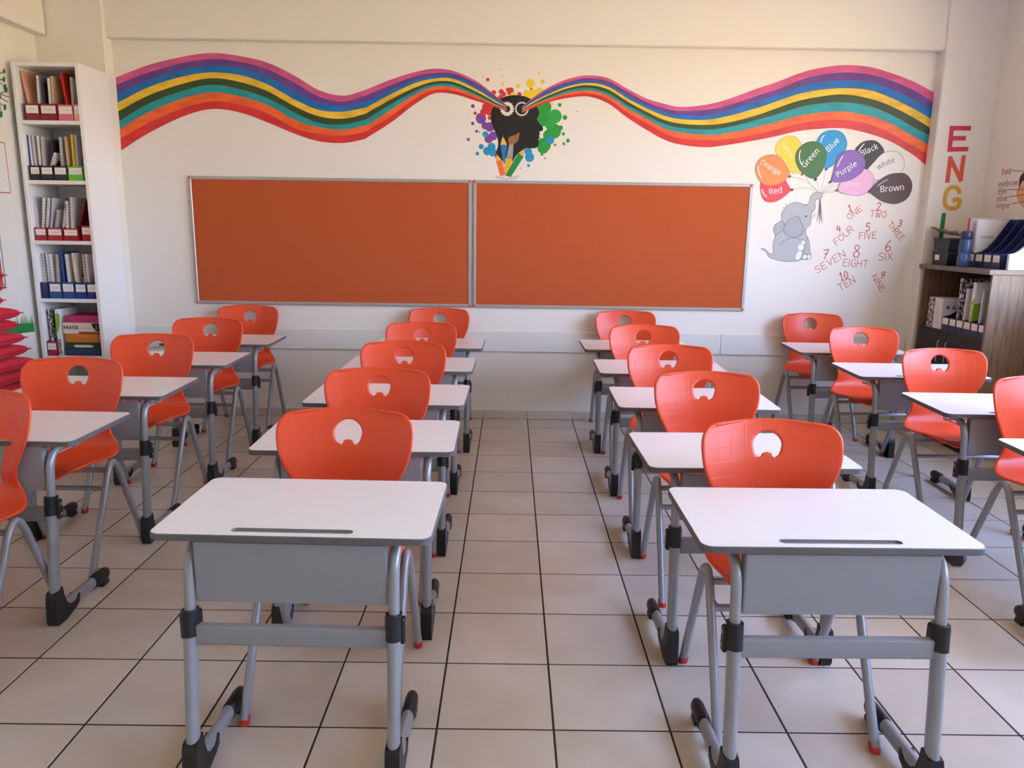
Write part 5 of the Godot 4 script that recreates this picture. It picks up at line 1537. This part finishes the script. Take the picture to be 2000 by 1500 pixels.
func right_wall_xf(off: float) -> Transform3D:
	return Transform3D(Basis(Vector3(0, 0, 1), Vector3.UP, Vector3(-1, 0, 0)), Vector3(ROOM_R - off, 0, 0))

func flat_l(st: SurfaceTool, poly: PackedVector2Array, off: float) -> void:
	var idx := Geometry2D.triangulate_polygon(poly)
	st.set_smooth_group(-1)
	for i in range(0, idx.size(), 3):
		var p := []
		for k in 3:
			p.append(Vector3(ROOM_L + off, poly[idx[i + k]].y, poly[idx[i + k]].x))
		tri_out(st, p[0], p[1], p[2], Vector3(ROOM_L - 1.0, p[0].y, p[0].z))

func ribbon_l(st: SurfaceTool, pts: Array, w: float, off: float) -> void:
	for i in pts.size() - 1:
		var a: Vector2 = pts[i]
		var b: Vector2 = pts[i + 1]
		var n := (b - a).orthogonal().normalized() * w * 0.5
		flat_l(st, PackedVector2Array([a + n, b + n, b - n, a - n]), off)

# ------------------------------------------------------------------ wall paintings
func build_murals() -> void:
	build_rainbow()
	build_head()
	build_balloons()
	build_elephant()
	build_numbers()
	build_side_paintings()

func build_rainbow() -> void:
	var cols := [["pink", 208, 88, 142], ["violet", 104, 62, 146], ["blue", 0, 110, 188], ["yellow", 240, 194, 52], ["dark_green", 46, 72, 30], ["teal", 18, 152, 162], ["orange", 244, 104, 44], ["red", 214, 44, 46]]
	var which := 0
	for data in [RAINBOW_WEST, RAINBOW_EAST]:
		var t := thing("rainbow_painting", ["wavy painted rainbow running left from the black head", "wavy painted rainbow running right from the black head"][which], "painting", Vector3(0, 0, WALL_Z), 0.0, "painted rainbow on the back wall")
		var n: int = data.size()
		var lines := []
		for b in 9:
			var pts := []
			for s in n:
				pts.append(Vector2(data[s][b][0], data[s][b][1]))
			lines.append(smooth_poly(pts, 6, false))
		for b in 8:
			var c: Array = cols[b]
			var m := mat("rainbow_" + c[0], Color.WHITE, 0.45)
			if m.albedo_texture == null:
				# brushed paint: streaky tone of the same colour
				var lo := rgb(c[1] * 0.90, c[2] * 0.90, c[3] * 0.90)
				var hi := rgb(minf(c[1] * 1.06 + 4, 255), minf(c[2] * 1.06 + 4, 255), minf(c[3] * 1.06 + 4, 255))
				m.albedo_texture = noise_tex(60 + b, 0.02, [lo, rgb(c[1], c[2], c[3]), hi], 128, 3)
				m.uv1_triplanar = true
				m.uv1_scale = Vector3(1.6, 5.0, 1.6)
			var st := mb()
			var up: PackedVector2Array = lines[b]
			var dn: PackedVector2Array = lines[b + 1]
			for i in up.size() - 1:
				var a := Vector3(up[i].x, up[i].y, 0.0016)
				quad_out(st, a, Vector3(up[i + 1].x, up[i + 1].y, 0.0016), Vector3(dn[i + 1].x, dn[i + 1].y, 0.0016), Vector3(dn[i].x, dn[i].y, 0.0016), a + Vector3(0, 0, -1))
			obj("%s_stripe" % c[0], st, m, t)
		which += 1

func shape_part(called: String, t: Node, data: Array, z: float, m: Material, smooth := true) -> MeshInstance3D:
	var st := mb()
	flat(st, smooth_poly(v2s(data), 4) if smooth else PackedVector2Array(v2s(data)), at_wall(z))
	return obj(called, st, m, t)

func spots(called: String, t: Node, data: Array, z: float, m: Material, rim: Material = null) -> void:
	for q in data:
		z += 0.000012
		var st := mb()
		flat(st, disc(Vector2(q[0], q[1]), q[2]), at_wall(z))
		var o := obj(called, st, m, t)
		if rim and q[2] > 0.012:
			var rs := mb()
			var ring := []
			for k in 25:
				ring.append(Vector2(q[0], q[1]) + Vector2.from_angle(TAU * k / 24.0) * (q[2] - 0.0012))
			ribbon(rs, ring, 0.0022, at_wall(z + 0.000006), false)
			obj("brushed_rim", rs, rim, o)

func build_head() -> void:
	var t := thing("head_painting", "painted black head in profile with gears, paint splashes and coloured pencils", "painting", Vector3(0, 0, WALL_Z))
	spots("yellow_splash", t, SPLASH_YELLOW, 0.0002, paint("splash_yellow", 240, 208, 40))
	spots("red_splash", t, SPLASH_RED, 0.0003, paint("splash_red", 216, 48, 52), paint("splash_red2", 190, 40, 48))
	spots("violet_splash", t, SPLASH_PURPLE, 0.0004, paint("splash_violet", 126, 66, 166), paint("splash_violet2", 104, 52, 146))
	spots("blue_splash", t, SPLASH_BLUE, 0.0005, paint("splash_blue", 26, 150, 200), paint("splash_blue2", 14, 124, 178))
	spots("green_splash", t, SPLASH_GREEN, 0.0005, paint("splash_green", 34, 158, 56), paint("splash_green2", 24, 138, 60))
	spots("green_splash", t, SPLASH_BRIGHT, 0.0006, paint("splash_bright", 38, 170, 66), paint("splash_green2", 24, 138, 60))
	spots("blue_splash", t, SPLASH_BLUE_LATE, 0.0007, paint("splash_blue", 26, 150, 200), paint("splash_blue2", 14, 124, 178))
	spots("paint_fleck", t, SPLASH_DOTS, 0.0002, paint("fleck", 110, 96, 92))
	var ink := paint("head_black", 15, 14, 13)
	shape_part("profile", t, HEAD, 0.0009, ink)
	# gears
	for i in 2:
		var g: Array = GEARS[i]
		var c := Vector2(g[0], g[1])
		var ro: float = g[2]
		var ri: float = ro * (0.47 if i == 0 else 0.80)
		var teeth := 16 if i == 0 else 22
		var st := mb()
		var prev := Vector2.ZERO
		var n := teeth * 4
		for k in n + 1:
			var a := TAU * k / n
			var r := ro * (1.06 if k % 4 < 2 else 0.92)
			var p := c + Vector2.from_angle(a) * r
			var q := c + Vector2.from_angle(a) * ri
			if k > 0:
				var a0 := TAU * (k - 1) / n
				var p0 := prev
				var q0 := c + Vector2.from_angle(a0) * ri
				quad_out(st, Vector3(p0.x, p0.y, 0.0012), Vector3(p.x, p.y, 0.0012), Vector3(q.x, q.y, 0.0012), Vector3(q0.x, q0.y, 0.0012), Vector3(c.x, c.y, -1))
			prev = p
		obj("gear", st, paint("gear_cream", 238, 230, 214), t)
	# pencils and brush
	var wood := paint("pencil_wood", 232, 190, 82)
	var pz := 0.0014
	var groups := [["blue_pencil", PENCIL_BLUE_BODY, paint("pencil_blue", 18, 120, 186), PENCIL_BLUE_WOOD, PENCIL_BLUE_TIP, paint("tip_blue", 20, 110, 170)], ["orange_pencil", PENCIL_ORANGE_BODY, paint("pencil_orange", 240, 108, 46), PENCIL_ORANGE_WOOD, PENCIL_ORANGE_TIP, paint("tip_orange", 226, 80, 40)]]
	shape_part("torn_paper", t, PENCIL_PAPER, pz, paint("torn_paper", 206, 204, 198))
	for g in groups:
		var o := shape_part(g[0], t, g[1], pz + 0.0002, g[2], false)
		shape_part("sharpened_wood", o, g[3], pz + 0.0003, wood, false)
		shape_part("lead", o, g[4], pz + 0.0004, g[5], false)
	var br := shape_part("paintbrush", t, PENCIL_BRUSH_HANDLE, pz + 0.0005, paint("brush_yellow", 230, 180, 40), false)
	shape_part("ferrule", br, PENCIL_BRUSH_FERRULE, pz + 0.0006, paint("ferrule", 168, 166, 162), false)
	shape_part("bristles", br, PENCIL_BRUSH_TIP, pz + 0.0007, paint("bristles", 156, 104, 58))
	var gp := shape_part("green_pencil", t, PENCIL_GREEN_BODY, pz + 0.0006, paint("pencil_green", 24, 136, 66), false)
	shape_part("sharpened_wood", gp, PENCIL_GREEN_WOOD, pz + 0.0007, wood, false)
	shape_part("lead", gp, PENCIL_GREEN_TIP, pz + 0.0008, paint("tip_green", 60, 120, 40), false)

func build_balloons() -> void:
	var cols := {"yellow": [248, 206, 72], "red": [240, 66, 78], "orange": [250, 140, 78], "blue": [22, 150, 206], "green": [58, 110, 60], "black": [40, 42, 54], "white": [232, 230, 224], "pink": [232, 176, 212], "purple": [132, 94, 178], "brown": [84, 58, 60]}
	var line := paint("outline_dark", 74, 70, 74)
	var z := 0.0004
	var gloss := paint("gloss_white", 246, 240, 236)
	for q in BALLOONS:
		var c: Array = cols[q[0]]
		var t := thing("painted_balloon", "painted %s balloon lettered %s above the elephant" % [q[0], q[1]], "painting", Vector3(0, 0, WALL_Z), 0.0, "painted balloons on the back wall")
		var m := paint("balloon_" + q[0], c[0], c[1], c[2])
		var poly := smooth_poly(v2s(q[2]), 5)
		var st := mb()
		flat(st, poly, at_wall(z))
		obj("balloon", st, m, t)
		var ol := mb()
		var loop := Array(poly)
		loop.append(poly[0])
		ribbon(ol, loop, 0.0030 if q[0] != "white" else 0.0026, at_wall(z + 0.0001), false)
		obj("outline", ol, paint("outline_" + q[0], c[0] * 0.72, c[1] * 0.66, c[2] * 0.66) if q[0] != "white" else line, t)
		if q[3].size() > 0:
			var kn := mb()
			flat(kn, disc(Vector2(q[3][0], q[3][1]), 0.0115, 0.009, 0.6, 10), at_wall(z + 0.0001))
			obj("knot", kn, paint("knot_" + q[0], c[0] * 0.55, c[1] * 0.55, c[2] * 0.55), t)
		if q[5].size() > 0 and q[0] != "white":
			var hl := mb()
			ribbon(hl, Array(smooth_poly(v2s(q[5]), 4, false)), 0.0065 if q[0] not in ["brown", "pink", "yellow"] else 0.0035, at_wall(z + 0.0002))
			obj("painted_glint", hl, gloss if q[0] != "yellow" else paint("gloss_yellow", 252, 232, 168), t)
		var a: Array = q[4]
		var ink := gloss
		if q[0] == "white":
			ink = paint("grey_pen", 120, 116, 114)
		elif q[0] == "yellow":
			ink = paint("gloss_yellow", 252, 232, 168)
		elif q[0] == "pink":
			ink = paint("gloss_pink", 246, 214, 232)
		words(q[1], t, Transform3D(Basis(Vector3.BACK, deg_to_rad(a[2])), Vector3(a[0], a[1], z + 0.0004)), a[3], ink)
		z += 0.0007
	var sg := thing("painted_strings", "thin painted balloon strings gathered at the elephant's trunk", "painting", Vector3(0, 0, WALL_Z))
	var sz := 0.0001
	for s in STRINGS:
		sz += 0.00002
		var st := mb()
		ribbon(st, Array(smooth_poly(v2s(s), 4, false)), 0.0022, at_wall(sz), false)
		obj("string", st, paint("string_grey", 128, 120, 108), sg)

func build_elephant() -> void:
	var t := thing("elephant_painting", "painted grey baby elephant sitting and holding balloon strings in its trunk", "painting", Vector3(0, 0, WALL_Z))
	var line := paint("outline_grey", 96, 100, 108)
	var grey := paint("elephant_grey", 176, 179, 183)
	var z := 0.0005
	for q in [["far_ear", ELEPHANT_FAR_EAR, paint("elephant_ear_far", 168, 171, 176)], ["body", ELEPHANT_BODY, grey], ["head", ELEPHANT_HEAD, grey], ["tusk", ELEPHANT_TUSK, paint("tusk", 236, 234, 228)], ["ear", ELEPHANT_EAR, paint("elephant_ear", 164, 168, 175)]]:
		var poly := smooth_poly(v2s(q[1]), 4)
		var st := mb()
		flat(st, poly, at_wall(z))
		var o := obj(q[0], st, q[2], t)
		var ol := mb()
		var loop := Array(poly)
		loop.append(poly[0])
		ribbon(ol, loop, 0.0030, at_wall(z + 0.0001), false)
		obj("outline", ol, line, o)
		z += 0.0003
	for q in ELEPHANT_TOES:
		var st := mb()
		var d := disc(Vector2(q[0], q[1]), q[2], q[3], -deg_to_rad(q[4]))
		flat(st, d, at_wall(z))
		var o := obj("toe", st, paint("toe", 230, 236, 242), t)
		var ol := mb()
		var loop := Array(d)
		loop.append(d[0])
		ribbon(ol, loop, 0.0022, at_wall(z + 0.0001), false)
		obj("outline", ol, line, o)
		z += 0.0001
	for s in ELEPHANT_LINES:
		var ln := mb()
		z += 0.00003
		ribbon(ln, Array(smooth_poly(v2s(s), 4, false)) if s.size() > 2 else v2s(s), 0.0026, at_wall(z + 0.0001))
		obj("drawn_line", ln, line, t)
	var ey := mb()
	flat(ey, disc(Vector2(ELEPHANT_EYE[0], ELEPHANT_EYE[1]), 0.008, 0.0055, 0.3, 14), at_wall(z + 0.0001))
	obj("eye", ey, paint("eye_dark", 40, 42, 52), t)
	for s in ELEPHANT_TASSEL:
		var ta := mb()
		z += 0.00003
		ribbon(ta, Array(smooth_poly(v2s(s), 4, false)), 0.0034, at_wall(z + 0.0001))
		obj("string_end", ta, paint("string_dark", 104, 98, 94), t)

func build_numbers() -> void:
	var red := paint("number_red", 196, 74, 62)
	for q in NUMBERS:
		var t := thing("painted_number", "hand lettered number %s with the word %s on the white wall" % [q[0], q[1]], "lettering", Vector3(0, 0, WALL_Z), 0.0, "painted number words")
		var d: Array = q[2]
		var wd: float = d[3] * (0.5 if q[0].length() == 1 else 0.95)
		lettering(q[0], t, Vector2(d[0], d[1]), d[2], wd, d[3], 0.0064, 0.0005, red, "digit")
		var w: Array = q[3]
		lettering(q[1], t, Vector2(w[0], w[1]), w[2], w[3], w[4], 0.0046, 0.0005, paint("number_thin", 204, 92, 80), "word")

func build_side_paintings() -> void:
	# big letters on the right pillar
	for q in [["E", LETTER_E, [206, 48, 72], "crimson"], ["N", LETTER_N, [220, 92, 62], "orange"], ["G", LETTER_G, [222, 172, 60], "yellow"], ["L", LETTER_L, [24, 124, 62], "green"]]:
		var t := thing("painted_letter", "big %s painted letter %s on the right pillar" % [q[3], q[0]] if q[0] != "L" else "green painted letter stroke below the yellow G on the right pillar", "lettering", Vector3(0, 0, PIL_Z), 0.0, "painted letters down the pillar")
		var st := mb()
		var hair := 0.0005
		for s in q[1]:
			var pts := v2s(s)
			if q[0] == "G":
				pts = Array(smooth_poly(pts, 4, false))
			ribbon(st, pts, 0.030, at_wall(hair), q[0] != "G")
			hair += 0.0001
		obj("stroke", st, paint("letter_" + q[0], q[2][0], q[2][1], q[2][2]), t)
	# face with names of its parts on the right wall
	var f := thing("face_painting", "painted face with black hair and its parts named, on the right wall", "painting", Vector3.ZERO)
	var pen := paint("face_pen", 150, 72, 62)
	for pack in [["skin", FACE_SKIN, paint("skin", 226, 170, 132), 0.0004], ["hair", FACE_HAIR, paint("face_hair", 40, 34, 42), 0.0008]]:
		var poly := smooth_poly(v2s(pack[1]), 4)
		var idx := Geometry2D.triangulate_polygon(poly)
		var st := mb()
		for i in range(0, idx.size(), 3):
			var p := []
			for k in 3:
				p.append(Vector3(ROOM_R - pack[3], poly[idx[i + k]].y, poly[idx[i + k]].x))
			tri_out(st, p[0], p[1], p[2], Vector3(ROOM_R + 1.0, p[0].y, p[0].z))
		obj(pack[0], st, pack[2], f)
	for s in FACE_LINES:
		var ln := mb()
		for i in s.size() - 1:
			var a := Vector2(s[i][0], s[i][1])
			var b := Vector2(s[i + 1][0], s[i + 1][1])
			var n := (b - a).orthogonal().normalized() * 0.0022
			var q := []
			for p in [a + n, b + n, b - n, a - n]:
				q.append(Vector3(ROOM_R - 0.0010, p.y, p.x))
			quad_out(ln, q[0], q[1], q[2], q[3], Vector3(ROOM_R + 1.0, q[0].y, q[0].z))
		obj("pointer_line", ln, pen, f)
	for q in FACE_WORDS:
		var mid := Vector3(ROOM_R - 0.0008, (q[1][1] + q[2][1]) * 0.5, (q[1][0] + q[2][0]) * 0.5)
		words(q[0], f, Transform3D(Basis(Vector3.UP, -PI * 0.5), mid), absf(q[2][0] - q[1][0]), pen, "lettering")
	# left wall: twigs with leaves, red frame, grass
	var br := thing("branch_painting", "painted twigs with green leaves on the left wall beside the bookcase", "painting", Vector3.ZERO)
	var off := 0.0005
	for s in WALL_TWIGS:
		var tw := mb()
		off += 0.00003
		ribbon_l(tw, v2s(s), 0.006, off)
		obj("twig", tw, paint("twig", 92, 62, 52), br)
	for q in WALL_LEAVES:
		var st := mb()
		off += 0.00003
		flat_l(st, disc(Vector2(q[0], q[1]), q[2] * 0.6, q[2], 0.5, 12), off)
		obj("leaf", st, paint("leaf", 30, 116, 62), br)
	var fr := thing("frame_painting", "thin red painted rectangle outline on the left wall", "painting", Vector3.ZERO)
	var a := Vector2(WALL_FRAME[0][0], WALL_FRAME[0][1])
	var b := Vector2(WALL_FRAME[1][0], WALL_FRAME[1][1])
	var st2 := mb()
	ribbon_l(st2, [Vector2(a.x + 0.62, a.y), a, b, Vector2(b.x + 0.62, b.y), Vector2(a.x + 0.62, a.y)], 0.006, 0.0006)
	obj("outline", st2, paint("frame_red", 206, 70, 58), fr)
	var gr := thing("grass_painting", "painted tuft of green grass on the left wall behind the cushions", "painting", Vector3.ZERO)
	var base := mb()
	flat_l(base, PackedVector2Array([Vector2(0.50, 0.665), Vector2(0.50, 0.72), Vector2(0.62, 0.735), Vector2(0.80, 0.72), Vector2(1.1, 0.72), Vector2(1.1, 0.64), Vector2(0.80, 0.66), Vector2(0.62, 0.672)]), 0.0006)
	obj("turf", base, paint("grass", 28, 136, 66), gr)
	var rng := RandomNumberGenerator.new()
	rng.seed = 8
	for i in 24:
		var zz := 0.515 + 0.024 * i
		var h := rng.randf_range(0.035, 0.085)
		var bl := mb()
		flat_l(bl, PackedVector2Array([Vector2(zz - 0.009, 0.715), Vector2(zz + rng.randf_range(-0.014, 0.014), 0.725 + h), Vector2(zz + 0.009, 0.715)]), 0.0008 + 0.00002 * i)
		obj("blade", bl, paint("grass", 28, 136, 66), gr)
